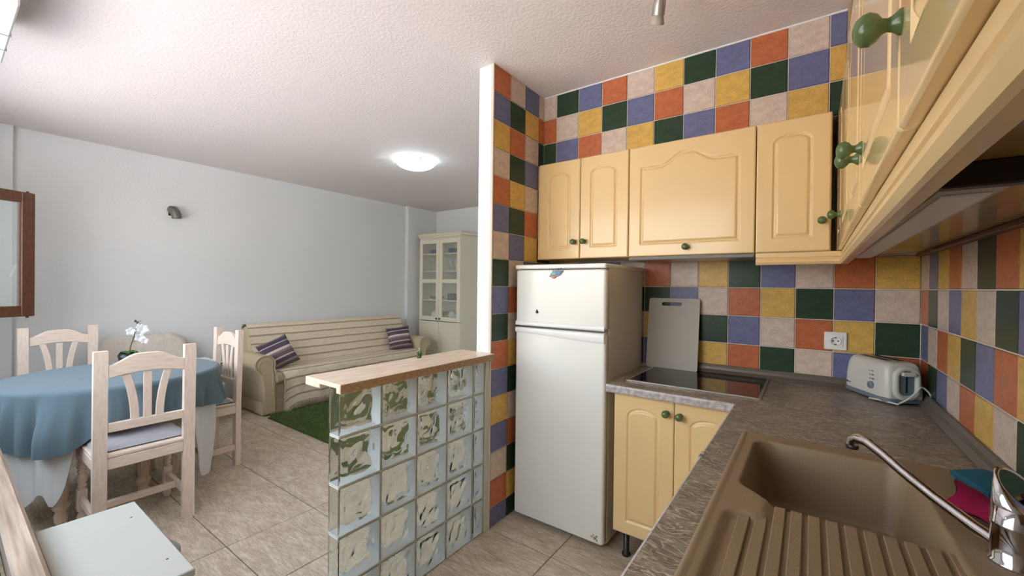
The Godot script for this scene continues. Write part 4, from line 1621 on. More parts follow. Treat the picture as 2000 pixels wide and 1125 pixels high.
func sofa() -> void:
	var t := thing("sofa", "long beige sofa bed with rolled arms along the white wall", "sofa", Vector3(-3.2, 0, -0.62))
	var o := t.position
	# base with skirt
	var st := mb()
	box(st, Vector3(-3.58, 0.14, -1.62) - o, Vector3(-2.93, 0.36, 0.36) - o, 0.02)
	part("base", st, M.sofa_fabric, t)
	st = mb()
	box(st, Vector3(-2.945, 0.012, -1.70) - o, Vector3(-2.925, 0.16, 0.375) - o, 0.004)
	box(st, Vector3(-3.50, 0.012, 0.36) - o, Vector3(-2.93, 0.16, 0.385) - o, 0.004)
	box(st, Vector3(-2.9245, 0.012, 0.29) - o, Vector3(-2.9215, 0.155, 0.30) - o, 0.001)
	part("skirt", st, M.sofa_fabric, t)
	# seat cushion
	st = mb()
	var seat := rrect(0.66, 0.12, 0.04, 5)
	prism(st, seat, 1.86, Transform3D(Basis(Vector3(1, 0, 0), Vector3(0, 1, 0), Vector3(0, 0, 1)), Vector3(-3.22, 0.365, -1.58) - o), 0.02, true)
	part("seat", st, M.sofa_fabric, t)
	# back: leaning, rounded top
	var bp := PackedVector2Array([Vector2(-3.60, 0.10), Vector2(-3.22, 0.30), Vector2(-3.23, 0.46), Vector2(-3.30, 0.66), Vector2(-3.355, 0.79)])
	for k in 9:
		var a := PI * k / 8.0 * 0.9 + 0.1
		bp.append(Vector2(-3.44 + 0.085 * cos(a), 0.775 + 0.080 * sin(a)))
	bp.append(Vector2(-3.60, 0.6))
	st = mb()
	prism(st, bp, 2.02, Transform3D(Basis.IDENTITY, Vector3(0, 0, -1.66) - o), 0.03, true)
	part("back", st, M.sofa_fabric, t)
	# dark piping at the left end of the back
	st = mb()
	var pip := []
	for k in bp.size() - 3:
		pip.append(Vector3(bp[k + 2].x + 0.006, bp[k + 2].y + 0.004, 0.335) - o)
	tube(st, pip, 0.007, 8)
	part("piping", st, M.sofa_dark_piping, t)
	# rolled arms: profile in (z, y) pushed along x
	for s in [1.0, -1.0]:
		var ap := PackedVector2Array([Vector2(0.0, 0.02), Vector2(0.115, 0.02), Vector2(0.125, 0.25), Vector2(0.150, 0.42)])
		for k in 13:
			var a := -0.5 + (PI + 0.9) * k / 12.0
			ap.append(Vector2(0.112 + 0.095 * cos(a), 0.515 + 0.088 * sin(a)))
		ap.append(Vector2(0.008, 0.40))
		ap.append(Vector2(0.0, 0.25))
		for k in ap.size():
			ap[k] = Vector2(ap[k].x * s, ap[k].y)
		st = mb()
		# (z, y, x) frame: local x -> world z, local y -> y, local z -> -x or x
		var zb := 0.265 if s > 0 else -1.565
		var xf := Transform3D(Basis(Vector3(0, 0, 1), Vector3(0, 1, 0), Vector3(-1, 0, 0)), Vector3(-2.90, 0, zb) - o)
		prism(st, ap, 0.66, xf, 0.016, true)
		part("arm", st, M.sofa_fabric, t)
		st = mb()
		var fp := []
		for k in range(3, ap.size() - 1):
			fp.append(xf * Vector3(ap[k].x * 0.97 + 0.003 * s, ap[k].y * 0.985 + 0.004, -0.003))
		tube(st, fp, 0.006, 8)
		var fp2 := []
		for k in range(3, ap.size() - 1):
			var c := Vector2(0.100 * s, 0.46)
			var q := c + (ap[k] - c) * 0.66
			fp2.append(xf * Vector3(q.x, q.y, -0.002))
		fp2.append(xf * Vector3(0.035 * s, 0.2, -0.002))
		tube(st, fp2, 0.005, 8)
		part("arm_piping", st, M.sofa_fabric, t)
	# the throw: over the back, the seat and down the front, hem with fringe
	var prof := [Vector2(-3.535, 0.74), Vector2(-3.525, 0.81), Vector2(-3.48, 0.864), Vector2(-3.42, 0.872), Vector2(-3.365, 0.845), Vector2(-3.325, 0.775), Vector2(-3.29, 0.68), Vector2(-3.25, 0.57), Vector2(-3.215, 0.47), Vector2(-3.19, 0.442), Vector2(-3.10, 0.437), Vector2(-3.0, 0.437), Vector2(-2.93, 0.434), Vector2(-2.885, 0.415), Vector2(-2.868, 0.37), Vector2(-2.865, 0.28), Vector2(-2.855, 0.19), Vector2(-2.85, 0.095)]
	var cv := Curve2D.new()
	for i in prof.size():
		var a: Vector2 = prof[maxi(i - 1, 0)]
		var b: Vector2 = prof[mini(i + 1, prof.size() - 1)]
		cv.add_point(prof[i], -(b - a) / 7.0, (b - a) / 7.0)
	var tot := cv.get_baked_length()
	var nz := noise(3.2, 3, 71)
	var P := []
	var NI := 110
	for i in NI + 1:
		var s := tot * i / NI
		var p := cv.sample_baked(s)
		var f := i / float(NI)
		var col := []
		for j in 61:
			var u := j / 60.0
			var za := 0.352 - 0.02 * smoothstep(0.3, 0.5, f) + 0.0 * f
			var zb := -1.62
			if f > 0.46:
				za = 0.270 - 0.065 * smoothstep(0.66, 0.80, f)
				zb = -1.56
			var z := lerpf(za, zb, u)
			var d := nz.get_noise_2d(z * 1.3, s * 1.5)
			var hang := smoothstep(0.72, 1.0, f)
			var q := p + Vector2(0.006 + 0.010 * d + 0.020 * hang * nz.get_noise_2d(z * 4.0, 9.0), 0.006 * absf(d) + 0.002)
			q.y += hang * (0.025 * nz.get_noise_2d(z * 1.8, 20.0) + 0.015 * u - 0.045 * (1.0 - smoothstep(0.0, 0.08, u)))
			col.append(Vector3(q.x, maxf(q.y, 0.02), z))
		P.append(col)
	var tw := part("throw", grid_mesh(P, true, 0.004), M.throw_weave, self)
	tag(tw, "cream striped woven throw draped over the sofa back and seat", "throw")
	var hem: Array = P[NI]
	st = mb()
	for j in 60:
		for k in 3:
			var a: Vector3 = (hem[j] as Vector3).lerp(hem[j + 1], (k + 0.3) / 3.0)
			var l := rng.randf_range(0.035, 0.055)
			var sw := Vector3(rng.randf_range(-0.006, 0.012), -l, rng.randf_range(-0.01, 0.01))
			var e := a + sw
			e.y = maxf(e.y, 0.012)
			tube(st, [a, (a + e) / 2 + Vector3(0.006, 0, 0), e + Vector3(0.004, 0, 0)], [0.0032, 0.0036, 0.002], 4, false)
	# side fringe at the left end of the hanging part
	for i in range(78, NI, 1):
		var a: Vector3 = P[i][0]
		var e := a + Vector3(rng.randf_range(0.0, 0.02), -rng.randf_range(0.03, 0.06), rng.randf_range(0.004, 0.02))
		tube(st, [a, a.lerp(e, 0.5) + Vector3(0.004, 0.004, 0.008), e], [0.003, 0.003, 0.002], 4, false)
	for k in 4:
		var a: Vector3 = P[NI - 2][0]
		var e := a + Vector3(0.012 * k, -a.y + 0.03, 0.012 - 0.02 * k)
		tube(st, [a, a.lerp(e, 0.5) + Vector3(0.006, 0, 0.004), e], [0.005, 0.005, 0.003], 5)
	var fr := part("fringe", st, M.throw_fringe, tw)
	fr.set_meta("kind", "stuff")
	pillow("purple striped cushion leaning on the left sofa arm", Vector3(-3.05, 0.585, 0.185), Basis(Vector3(0, 1, 0), -0.10) * Basis(Vector3(0, 0, 1), 0.42) * Basis(Vector3(1, 0, 0), 0.36))
	pillow("purple striped cushion at the right end of the sofa", Vector3(-3.12, 0.585, -1.42), Basis(Vector3(0, 1, 0), -0.42) * Basis(Vector3(0, 0, 1), 0.40) * Basis(Vector3(1, 0, 0), 0.10))


# a square cushion; its broad face looks along local +x
func pillow(label: String, at: Vector3, b: Basis) -> void:
	var t := thing("cushion", label, "cushion", at, 0.0, "striped cushions on the sofa")
	t.basis = b
	var a := 0.158
	for s in [1.0, -1.0]:
		var P := []
		for i in 25:
			var col := []
			for j in 25:
				var u := i / 12.0 - 1.0
				var v := j / 12.0 - 1.0
				var k := pow(maxf(0.0, (1.0 - pow(absf(u), 2.6)) * (1.0 - pow(absf(v), 2.6))), 0.5)
				var pinch := 1.0 - 0.07 * (1.0 - pow(absf(v), 2.0)) * pow(absf(u), 3.0)
				var pinch2 := 1.0 - 0.07 * (1.0 - pow(absf(u), 2.0)) * pow(absf(v), 3.0)
				col.append(Vector3(s * 0.062 * k, v * a * pinch2, -s * u * a * pinch))
			P.append(col)
		for c in P:
			c.reverse()
		for c in P:
			c.reverse()
		part("front_cover" if s > 0 else "back_cover", grid_mesh(P, true), M.pillow_stripes if s > 0 else M.pillow_back, t)


func armchair() -> void:
	var t := thing("armchair", "low beige armchair against the wall behind the dining table", "armchair", Vector3(-3.25, 0, 1.14))
	var o := t.position
	var st := mb()
	box(st, Vector3(-3.58, 0.05, 0.84) - o, Vector3(-2.92, 0.40, 1.40) - o, 0.03)
	part("base", st, M.armchair_fabric, t)
	st = mb()
	prism(st, rrect(0.44, 0.12, 0.04, 5), 0.42, Transform3D(Basis.IDENTITY, Vector3(-3.13, 0.43, 0.93) - o), 0.02, true)
	part("seat", st, M.armchair_fabric, t)
	# draped back
	var nz := noise(4.0, 3, 55)
	var P := []
	for i in 31:
		var u := i / 30.0
		var col := []
		for j in 41:
			var v := j / 40.0
			var z := lerpf(0.815, 1.485, v)
			var ed := 1.0 - pow(absf(v * 2.0 - 1.0), 9.0)
			var top := 0.50 + 0.325 * pow(ed, 0.5)
			var a := PI * u
			var hump := sin(a)
			var x := -3.50 + 0.11 * -cos(a) + 0.012 * nz.get_noise_2d(z * 2.0, u * 3.0)
			var y := lerpf(0.40, top, pow(hump, 0.45)) + 0.012 * nz.get_noise_2d(z * 3.0, 5.0)
			col.append(Vector3(x, y, z) - o)
		P.append(col)
	P.reverse()
	part("back", grid_mesh(P, false), M.armchair_fabric, t)
	for z in [0.80, 1.39]:
		st = mb()
		prism(st, rrect(0.15, 0.52, 0.07, 6), 0.60, Transform3D(Basis(Vector3(0, 0, 1), Vector3.UP, Vector3(-1, 0, 0)), Vector3(-2.95, 0.31, z) - o), 0.02, true)
		part("arm", st, M.armchair_fabric, t)
	# white cover over the right arm
	P = []
	for i in 25:
		var u := i / 24.0
		var col := []
		for j in 25:
			var a := PI * u
			var x := lerpf(-2.93, -3.36, j / 24.0)
			var y := 0.585 if u > 0.3 and u < 0.7 else lerpf(0.30, 0.585, sin(a) / sin(PI * 0.3)) if u <= 0.3 else lerpf(0.36, 0.585, sin(a) / sin(PI * 0.3))
			var z := 0.80 - 0.088 * cos(a) * (1.0 if absf(cos(a)) > 0.6 else 1.0)
			z = 0.80 + clampf(-0.16 * cos(a), -0.088, 0.088) + 0.006 * nz.get_noise_2d(x * 3.0, u * 4.0)
			col.append(Vector3(x, minf(y + 0.004 * nz.get_noise_2d(x * 5.0, u * 5.0), 0.60), z))
		P.append(col)
	P.reverse()
	var c := part("arm_cover", grid_mesh(P, false, 0.003), M.white_linen, self)
	tag(c, "white cloth laid over the armchair arm behind the middle dining chair", "cloth")


# =====================================================================  dining corner
func turned(st: SurfaceTool, at: Vector3, top: float) -> void:
	# square block low down, turned baluster above, block under the seat
	box(st, at + Vector3(-0.021, 0.075, -0.021), at + Vector3(0.021, 0.185, 0.021), 0.003)
	box(st, at + Vector3(-0.021, top - 0.07, -0.021), at + Vector3(0.021, top, 0.021), 0.003)
	var xf := Transform3D(Basis.IDENTITY, at)
	lathe(st, [Vector2(0, 0), Vector2(0.014, 0), Vector2(0.019, 0.012), Vector2(0.021, 0.03), Vector2(0.017, 0.05), Vector2(0.012, 0.062), Vector2(0.019, 0.070), Vector2(0.019, 0.076)], 16, xf)
	var a := 0.184
	var b := top - 0.068
	var f := func(u: float, r: float) -> Vector2: return Vector2(r, lerpf(a, b, u))
	lathe(st, [f.call(0.0, 0.019), f.call(0.03, 0.020), f.call(0.05, 0.013), f.call(0.09, 0.020), f.call(0.13, 0.020), f.call(0.16, 0.014), f.call(0.24, 0.021), f.call(0.36, 0.022), f.call(0.46, 0.016), f.call(0.50, 0.014), f.call(0.53, 0.020), f.call(0.57, 0.020), f.call(0.60, 0.014), f.call(0.64, 0.021), f.call(0.68, 0.021), f.call(0.71, 0.014), f.call(0.76, 0.020), f.call(0.82, 0.021), f.call(0.87, 0.014), f.call(0.92, 0.020), f.call(0.97, 0.020), f.call(1.0, 0.017)], 16, xf)


func chair(label: String, at: Vector3, turn: float) -> Node3D:
	# local: back at -z, seat towards +z
	var t := thing("dining_chair", label, "chair", at, turn)
	var hw := 0.205
	var zb := -0.205
	var post := 0.052
	var top := 0.965
	for s in [-1.0, 1.0]:
		var st := mb()
		var x0: float = s * hw - (post if s > 0 else 0.0)
		# slight rake of the back above the seat
		for seg in [[0.0, 0.45, 0.0, 0.0], [0.45, top, 0.0, -0.012]]:
			var q := []
			for k in 2:
				var y: float = seg[k]
				var dz: float = seg[2 + k]
				q.append([Vector3(x0, y, zb + dz), Vector3(x0 + post, y, zb + dz), Vector3(x0 + post, y, zb + dz + 0.034), Vector3(x0, y, zb + dz + 0.034)])
			for k in 4:
				var k2 := (k + 1) % 4
				quad(st, q[0][k2], q[0][k], q[1][k], q[1][k2])
			if seg[1] == top:
				quad(st, q[1][3], q[1][2], q[1][1], q[1][0])
			else:
				quad(st, q[0][0], q[0][1], q[0][2], q[0][3])
		part("post", st, M.wood_y, t)
	# crest rail, arched above and below
	var w := 2 * hw - 2 * post
	var poly := PackedVector2Array()
	for k in 25:
		var u := k / 24.0 * 2.0 - 1.0
		poly.append(Vector2(u * w / 2, 0.828 + 0.020 * (1.0 - u * u)))
	for k in 25:
		var u := 1.0 - k / 24.0 * 2.0
		var e := smoothstep(0.0, 1.0, clampf((1.0 - absf(u)) / 0.75, 0, 1))
		poly.append(Vector2(u * w / 2, 0.893 + 0.048 * e))
	var st := mb()
	prism(st, poly, 0.024, Transform3D(Basis.IDENTITY, Vector3(0, 0, zb - 0.008)), 0.003)
	part("crest_rail", st, M.wood_x, t)
	st = mb()
	box(st, Vector3(-w / 2, 0.560, zb), Vector3(w / 2, 0.605, zb + 0.024), 0.003)
	part("lower_rail", st, M.wood_x, t)
	for k in 3:
		poly = PackedVector2Array()
		var s := k - 1.0
		for i in 13:
			var v := i / 12.0
			var c := s * lerpf(0.050, 0.085, pow(v, 2.0))
			poly.append(Vector2(c + 0.017, lerpf(0.602, 0.842, v)))
		for i in 13:
			var v := 1.0 - i / 12.0
			var c := s * lerpf(0.050, 0.085, pow(v, 2.0))
			poly.append(Vector2(c - 0.017, lerpf(0.602, 0.842, v)))
		st = mb()
		prism(st, poly, 0.012, Transform3D(Basis.IDENTITY, Vector3(0, 0, zb + 0.002)), 0.002)
		part("slat", st, M.wood_y, t)
	# seat with moulded edge, aprons
	st = mb()
	box(st, Vector3(-hw + 0.004, 0.432, zb + 0.034), Vector3(hw - 0.004, 0.450, -zb + 0.012), 0.004)
	box(st, Vector3(-hw + post, 0.432, zb + 0.004), Vector3(hw - post, 0.450, zb + 0.04), 0.004)
	part("seat", st, M.wood_x, t)
	for q in [[Vector3(-hw + post, 0.375, zb + 0.006), Vector3(hw - post, 0.430, zb + 0.028)], [Vector3(-hw + 0.04, 0.375, -zb - 0.026), Vector3(hw - 0.04, 0.430, -zb - 0.006)]]:
		st = mb()
		box(st, q[0], q[1], 0.003)
		part("apron", st, M.wood_x, t)
	for s in [-1.0, 1.0]:
		st = mb()
		var x: float = s * (hw - 0.014)
		box(st, Vector3(x - 0.010, 0.375, zb + 0.034), Vector3(x + 0.010, 0.430, -zb - 0.035), 0.003)
		part("apron", st, M.wood_z, t)
		st = mb()
		turned(st, Vector3(s * (hw - 0.022), 0, -zb - 0.022), 0.431)
		part("leg", st, M.wood_y, t)
		st = mb()
		x = s * (hw - 0.022)
		box(st, Vector3(x - 0.011, 0.110, zb + 0.034), Vector3(x + 0.011, 0.150, -zb - 0.042), 0.003)
		part("stretcher", st, M.wood_z, t)
	st = mb()
	box(st, Vector3(-hw + 0.032, 0.112, -0.012), Vector3(hw - 0.032, 0.148, 0.012), 0.003)
	part("stretcher", st, M.wood_x, t)
	return t


func cushion(label: String, at: Vector3, turn: float) -> void:
	var P := []
	var nz := noise(6.0, 2, 91)
	for s in [1.0]:
		for i in 25:
			var col := []
			for j in 25:
				var u := i / 12.0 - 1.0
				var v := j / 12.0 - 1.0
				var k := pow(maxf(0.0, (1.0 - pow(absf(u), 6.0)) * (1.0 - pow(absf(v), 6.0))), 0.5)
				col.append(Vector3(u * 0.188, 0.006 + 0.026 * k + 0.004 * k * nz.get_noise_2d(u, v), -v * 0.180))
			P.append(col)
	var c := part("seat_cushion", grid_mesh(P, false, 0.005), M.grey_cushion, self, at + Vector3(0, 0.4515, 0), Basis(Vector3.UP, turn))
	c.set_meta("label", label)
	c.set_meta("category", "cushion")
	c.set_meta("group", "grey seat cushions on the dining chairs")


func drape(center: Vector3, ax: float, az: float, top: float, out: float, drop: Callable, waves: float, sd: int, m: Material, called: String) -> MeshInstance3D:
	var NT := 240
	var NR := 44
	var nz := noise(1.6, 2, sd)
	var P := []
	for i in NT + 1:
		var a := TAU * (i % NT) / NT
		var col := []
		var d: float = drop.call(a)
		for j in NR + 1:
			var f := j / float(NR)
			var dir := Vector3(cos(a), 0, sin(a))
			var rim := 1.0 / sqrt(pow(cos(a) / ax, 2) + pow(sin(a) / az, 2)) + out
			if f < 0.3:
				var r := maxf(rim * (f / 0.3) * 0.985, 0.0015)
				col.append(center + dir * r + Vector3(0, top + 0.0012 * nz.get_noise_2d(dir.x * r * 6.0, dir.z * r * 6.0), 0))
			else:
				var g := (f - 0.3) / 0.7
				var s := g * d
				var bend := 0.022
				var y := top
				var r := rim
				if s < bend * PI / 2:
					r = rim - bend + bend * sin(s / bend) + bend * 0.2
					y = top - bend * (1.0 - cos(s / bend))
				else:
					var hang := s - bend * PI / 2 + bend
					y = top - hang
					r = rim + bend * 0.2
				var grow := smoothstep(0.0, 0.9, s / 0.30)
				r += grow * (waves * (0.5 + 0.5 * sin(a * 11.0 + 2.2 * nz.get_noise_2d(cos(a) * 2.0, sin(a) * 2.0))) + waves * 0.9 * nz.get_noise_2d(cos(a) * 3.0 + 5.0, sin(a) * 3.0))
				col.append(center + dir * r + Vector3(0, maxf(y, 0.01), 0))
		P.append(col)
	P.reverse()
	var o := part(called, grid_mesh(P, false, 0.0015), m, self)
	return o


func peak(a: float, c: float, w: float) -> float:
	var d := absf(angle_difference(a, c)) / w
	return exp(-d * d * d * d)


func dining() -> void:
	var c := Vector3(-2.10, 0, 1.585)
	# table
	var t := thing("dining_table", "oval dining table with fluted whitewashed legs under the cloths", "table", c)
	var st := mb()
	var poly := PackedVector2Array()
	for k in 48:
		var a := TAU * k / 48
		poly.append(Vector2(cos(a) * 0.455, sin(a) * 0.49))
	prism(st, poly, 0.026, Transform3D(Basis(Vector3(1, 0, 0), Vector3(0, 0, -1), Vector3(0, 1, 0)), Vector3(0, 0.709, 0)), 0.004, true)
	part("table_top", st, M.wood_x, t)
	st = mb()
	box(st, Vector3(-0.27, 0.63, -0.20), Vector3(0.27, 0.708, 0.30), 0.004)
	part("apron", st, M.wood_x, t)
	for p in [Vector3(0.245, 0, 0.27), Vector3(-0.245, 0, 0.27), Vector3(0.215, 0, -0.075), Vector3(-0.245, 0, -0.16)]:
		st = mb()
		lathe(st, [Vector2(0, 0), Vector2(0.020, 0), Vector2(0.026, 0.02), Vector2(0.029, 0.05), Vector2(0.022, 0.075), Vector2(0.030, 0.085), Vector2(0.036, 0.10), Vector2(0.036, 0.112), Vector2(0.026, 0.122), Vector2(0.024, 0.13), Vector2(0.033, 0.60), Vector2(0.036, 0.61), Vector2(0.036, 0.64), Vector2(0, 0.64)], 20)
		for k in 10:
			var a := TAU * k / 10
			tube(st, [p * 0 + Vector3(cos(a) * 0.024, 0.14, sin(a) * 0.024), Vector3(cos(a) * 0.032, 0.58, sin(a) * 0.032)], 0.0042, 6)
		part("leg", st, M.wood_y, t, p)
	# cloths
	var wdrop := func(a: float) -> float:
		return 0.215 + 0.26 * peak(a, 0.85, 0.30) + 0.12 * peak(a, 0.66, 0.11) + 0.47 * peak(a, -0.84, 0.21) + 0.24 * peak(a, 1.6, 0.70) + 0.40 * peak(a, 2.6, 0.3) + 0.22 * peak(a, -2.6, 0.5)
	var wc := drape(c, 0.455, 0.49, 0.7375, 0.002, wdrop, 0.018, 81, M.white_linen, "white_tablecloth")
	tag(wc, "longer white tablecloth hanging out below the blue cloth", "tablecloth")
	var tdrop := func(a: float) -> float:
		return 0.205 + 0.115 * peak(a, 0.72, 0.36) + 0.085 * peak(a, 1.5, 0.5) + 0.03 * peak(a, -0.9, 0.3) + 0.14 * peak(a, 2.6, 0.5)
	var tc := drape(c, 0.455, 0.49, 0.7415, 0.028, tdrop, 0.056, 82, M.teal_linen, "blue_tablecloth")
	tag(tc, "dusty blue linen tablecloth spread over the dining table", "tablecloth")
	# chairs and their cushions
	var c1 := chair("whitewashed wooden dining chair nearest the camera, its back towards us", Vector3(-1.612, 0, 1.603), -PI / 2)
	copy(c1, "whitewashed wooden dining chair between table and sofa, seen from its side", Vector3(-2.130, 0, 1.172), 0.03)
	copy(c1, "whitewashed wooden dining chair on far side of the table below the window sash", Vector3(-2.955, 0, 1.698), PI / 2 + 0.05)
	cushion("grey seat cushion on the chair nearest the camera", Vector3(-1.630, 0, 1.603), -PI / 2)
	cushion("grey seat cushion on the chair between table and sofa", Vector3(-2.130, 0, 1.190), 0.03)
	cushion("grey seat cushion on the chair at far side of the table", Vector3(-2.937, 0, 1.697), PI / 2 + 0.05)
	# orchid
	t = thing("orchid", "white orchid spray in a dark round pot on the dining table", "plant", Vector3(-2.235, 0.744, 1.508))
	st = mb()
	lathe(st, [Vector2(0, 0), Vector2(0.035, 0), Vector2(0.047, 0.03), Vector2(0.052, 0.065), Vector2(0.047, 0.095), Vector2(0.042, 0.095), Vector2(0.042, 0.085), Vector2(0, 0.085)], 28)
	part("pot", st, M.black_plastic, t)
	st = mb()
	var stem := [Vector3(0.0, 0.08, 0.0), Vector3(0.002, 0.14, -0.008), Vector3(0.004, 0.20, -0.024), Vector3(0.005, 0.255, -0.033), Vector3(0.006, 0.29, -0.040), Vector3(0.012, 0.305, -0.060)]
	tube(st, stem, [0.0032, 0.003, 0.0028, 0.0024, 0.002, 0.0015], 8)
	tube(st, [Vector3(0.003, 0.165, -0.014), Vector3(0.006, 0.178, -0.045)], 0.0016, 6)
	tube(st, [Vector3(0.004, 0.23, -0.028), Vector3(0.008, 0.25, -0.060)], 0.0016, 6)
	for p in [Vector3(0.006, 0.292, -0.040), Vector3(0.008, 0.276, -0.052), Vector3(0.004, 0.302, -0.030)]:
		lathe(st, [Vector2(0, -0.009), Vector2(0.006, -0.004), Vector2(0.007, 0.002), Vector2(0, 0.010)], 10, Transform3D(Basis.IDENTITY, p))
	part("stem", st, M.stem_green, t)
	for f in [[Vector3(0.010, 0.236, -0.005), 0.4, 0.030], [Vector3(0.012, 0.245, -0.066), -0.3, 0.036], [Vector3(0.012, 0.192, -0.050), -0.5, 0.032], [Vector3(0.014, 0.170, -0.074), -0.8, 0.026], [Vector3(0.010, 0.262, -0.050), -0.2, 0.026]]:
		st = mb()
		for k in 5:
			var a: float = TAU * k / 5 + f[1]
			var dirp := Vector3(0.25, sin(a), cos(a)).normalized()
			var r: float = f[2]
			var side := dirp.cross(Vector3.RIGHT).normalized()
			var q := []
			for i in 9:
				var v := i / 8.0
				var wd := r * 0.42 * sin(PI * pow(v, 0.8)) + 0.0006
				q.append([f[0] + dirp * r * v + side * wd, f[0] + dirp * r * v + Vector3(0.004 * sin(PI * v), 0, 0), f[0] + dirp * r * v - side * wd])
			part_petal(st, q)
		part("blossom", st, M.petal_white, t)
	for k in 3:
		st = mb()
		var a := 2.2 + 1.6 * k
		var pts := []
		for i in 7:
			var v := i / 6.0
			pts.append(Vector3(cos(a) * 0.085 * v, 0.085 + 0.03 * sin(PI * v) - 0.02 * v, sin(a) * 0.06 * v))
		tube(st, pts, [0.004, 0.012, 0.016, 0.017, 0.014, 0.009, 0.002], 8, true, Vector2(1.0, 0.2))
		part("leaf", st, M.leaf_green, t)


func part_petal(st: SurfaceTool, q: Array) -> void:
	st.set_smooth_group(1)
	for i in q.size() - 1:
		for s in 2:
			quad(st, q[i][s], q[i + 1][s], q[i + 1][s + 1], q[i][s + 1])
			var n := Vector3(-0.0012, 0, 0)
			quad(st, q[i][s + 1] + n, q[i + 1][s + 1] + n, q[i + 1][s] + n, q[i][s] + n)


# =====================================================================  dresser
func dresser() -> void:
	var x0 := -3.50
	var x1 := -2.652
	var zf := -2.10
	var zb := -2.525
	var t := thing("dresser", "tall cream dresser with glazed upper doors in the living room corner", "dresser", Vector3((x0 + x1) / 2, 0, zf))
	var w := x1 - x0
	var a := -w / 2
	var b := w / 2
	var d := zb - zf
	var st := mb()
	box(st, Vector3(a, 0, d), Vector3(a + 0.02, 2.01, -0.02), 0.002)
	box(st, Vector3(b - 0.02, 0, d), Vector3(b, 2.01, -0.02), 0.002)
	box(st, Vector3(a + 0.02, 0.06, d), Vector3(b - 0.02, 2.01, d + 0.012), 0.0)
	box(st, Vector3(a + 0.02, 0.0, -0.05), Vector3(b - 0.02, 0.07, -0.03), 0.002)
	box(st, Vector3(a + 0.02, 1.99, d), Vector3(b - 0.02, 2.01, -0.02), 0.0)
	box(st, Vector3(a + 0.02, 0.07, d), Vector3(b - 0.02, 0.09, -0.02), 0.0)
	part("carcass", st, M.dresser_cream, t)
	st = mb()
	box(st, Vector3(a - 0.010, 2.01, d), Vector3(b + 0.010, 2.035, 0.010), 0.006)
	box(st, Vector3(a - 0.030, 2.035, d), Vector3(b + 0.030, 2.075, 0.030), 0.014)
	part("cornice", st, M.dresser_cream, t)
	var ys := [0.795, 1.085, 1.52, 1.78]
	for y in ys:
		st = mb()
		box(st, Vector3(a + 0.021, y - 0.018, d + 0.013), Vector3(b - 0.021, y, -0.05), 0.001)
		part("shelf", st, M.dresser_cream, t)
	for k in 2:
		var da: float = [a + 0.004, 0.002][k]
		var db: float = [-0.002, b - 0.004][k]
		st = mb()
		var r := 0.062
		for q in [[0.775, 1.985]]:
			box(st, Vector3(da, q[0], -0.02), Vector3(da + r, q[1], 0), 0.002)
			box(st, Vector3(db - r, q[0], -0.02), Vector3(db, q[1], 0), 0.002)
			box(st, Vector3(da + r, q[0], -0.02), Vector3(db - r, q[0] + r, 0), 0.002)
			box(st, Vector3(da + r, q[1] - r, -0.02), Vector3(db - r, q[1], 0), 0.002)
			box(st, Vector3(da + r, 1.335, -0.018), Vector3(db - r, 1.392, -0.002), 0.002)
		var o := part("glazed_door", st, M.dresser_cream, t)
		for q in [[0.837, 1.335], [1.392, 1.923]]:
			st = mb()
			box(st, Vector3(da + r - 0.004, q[0] - 0.004, -0.012), Vector3(db - r + 0.004, q[1] + 0.004, -0.008), 0.0)
			part("pane", st, M.cabinet_glass, o)
		st = mb()
		var kx := db - 0.030 if k == 0 else da + 0.030
		lathe(st, [Vector2(0.006, 0), Vector2(0.006, 0.010), Vector2(0.014, 0.016), Vector2(0.013, 0.024), Vector2(0, 0.027)], 14, Transform3D(Basis.from_euler(Vector3(PI / 2, 0, 0)), Vector3(kx, 0.808, 0)))
		part("knob", st, M.dark_metal, o)
		st = mb()
		for q in [[0.075, 0.765]]:
			box(st, Vector3(da, q[0], -0.02), Vector3(da + r, q[1], 0), 0.002)
			box(st, Vector3(db - r, q[0], -0.02), Vector3(db, q[1], 0), 0.002)
			box(st, Vector3(da + r, q[0], -0.02), Vector3(db - r, q[0] + r, 0), 0.002)
			box(st, Vector3(da + r, q[1] - r * 0.6, -0.02), Vector3(db - r, q[1], 0), 0.002)
			box(st, Vector3(da + r - 0.002, q[0] + r - 0.002, -0.018), Vector3(db - r + 0.002, q[1] - r * 0.6 + 0.002, -0.012), 0.0)
		part("panel_door", st, M.dresser_cream, t)
	# crockery
	var px := t.position.x
	var cup := func(x: float, y: float, z: float, r: float, h: float, m: String, called: String, label: String, group: String) -> void:
		var s := mb()
		lathe(s, [Vector2(0, 0), Vector2(r * 0.55, 0), Vector2(r * 0.6, h * 0.06), Vector2(r * 0.85, h * 0.35), Vector2(r, h), Vector2(r - 0.003, h), Vector2(r * 0.8, h * 0.35), Vector2(r * 0.5, h * 0.1), Vector2(0, h * 0.08)], 16)
		var o := part(called, s, M[m], self, Vector3(px + x, y + 0.0005, zf + z))
		tag(o, label, called.replace("_", " "), group)
	for k in 3:
		cup.call(-0.31 + 0.082 * k, 1.78, -0.14, 0.034, 0.06, "blue_china", "cup", ["leftmost", "middle", "rightmost"][k] + " dark blue cup on top dresser shelf behind the left door", "blue cups behind the left dresser door")
		cup.call(0.10 + 0.085 * k, 1.78, -0.14, 0.036, 0.07, "blue_china", "cup", ["leftmost", "middle", "rightmost"][k] + " dark blue cup on top dresser shelf behind the right door", "blue cups behind the right dresser door")
	cup.call(-0.20, 1.085, -0.16, 0.11, 0.045, "teal_china", "bowl", "wide shallow teal bowl on the middle left dresser shelf", "")
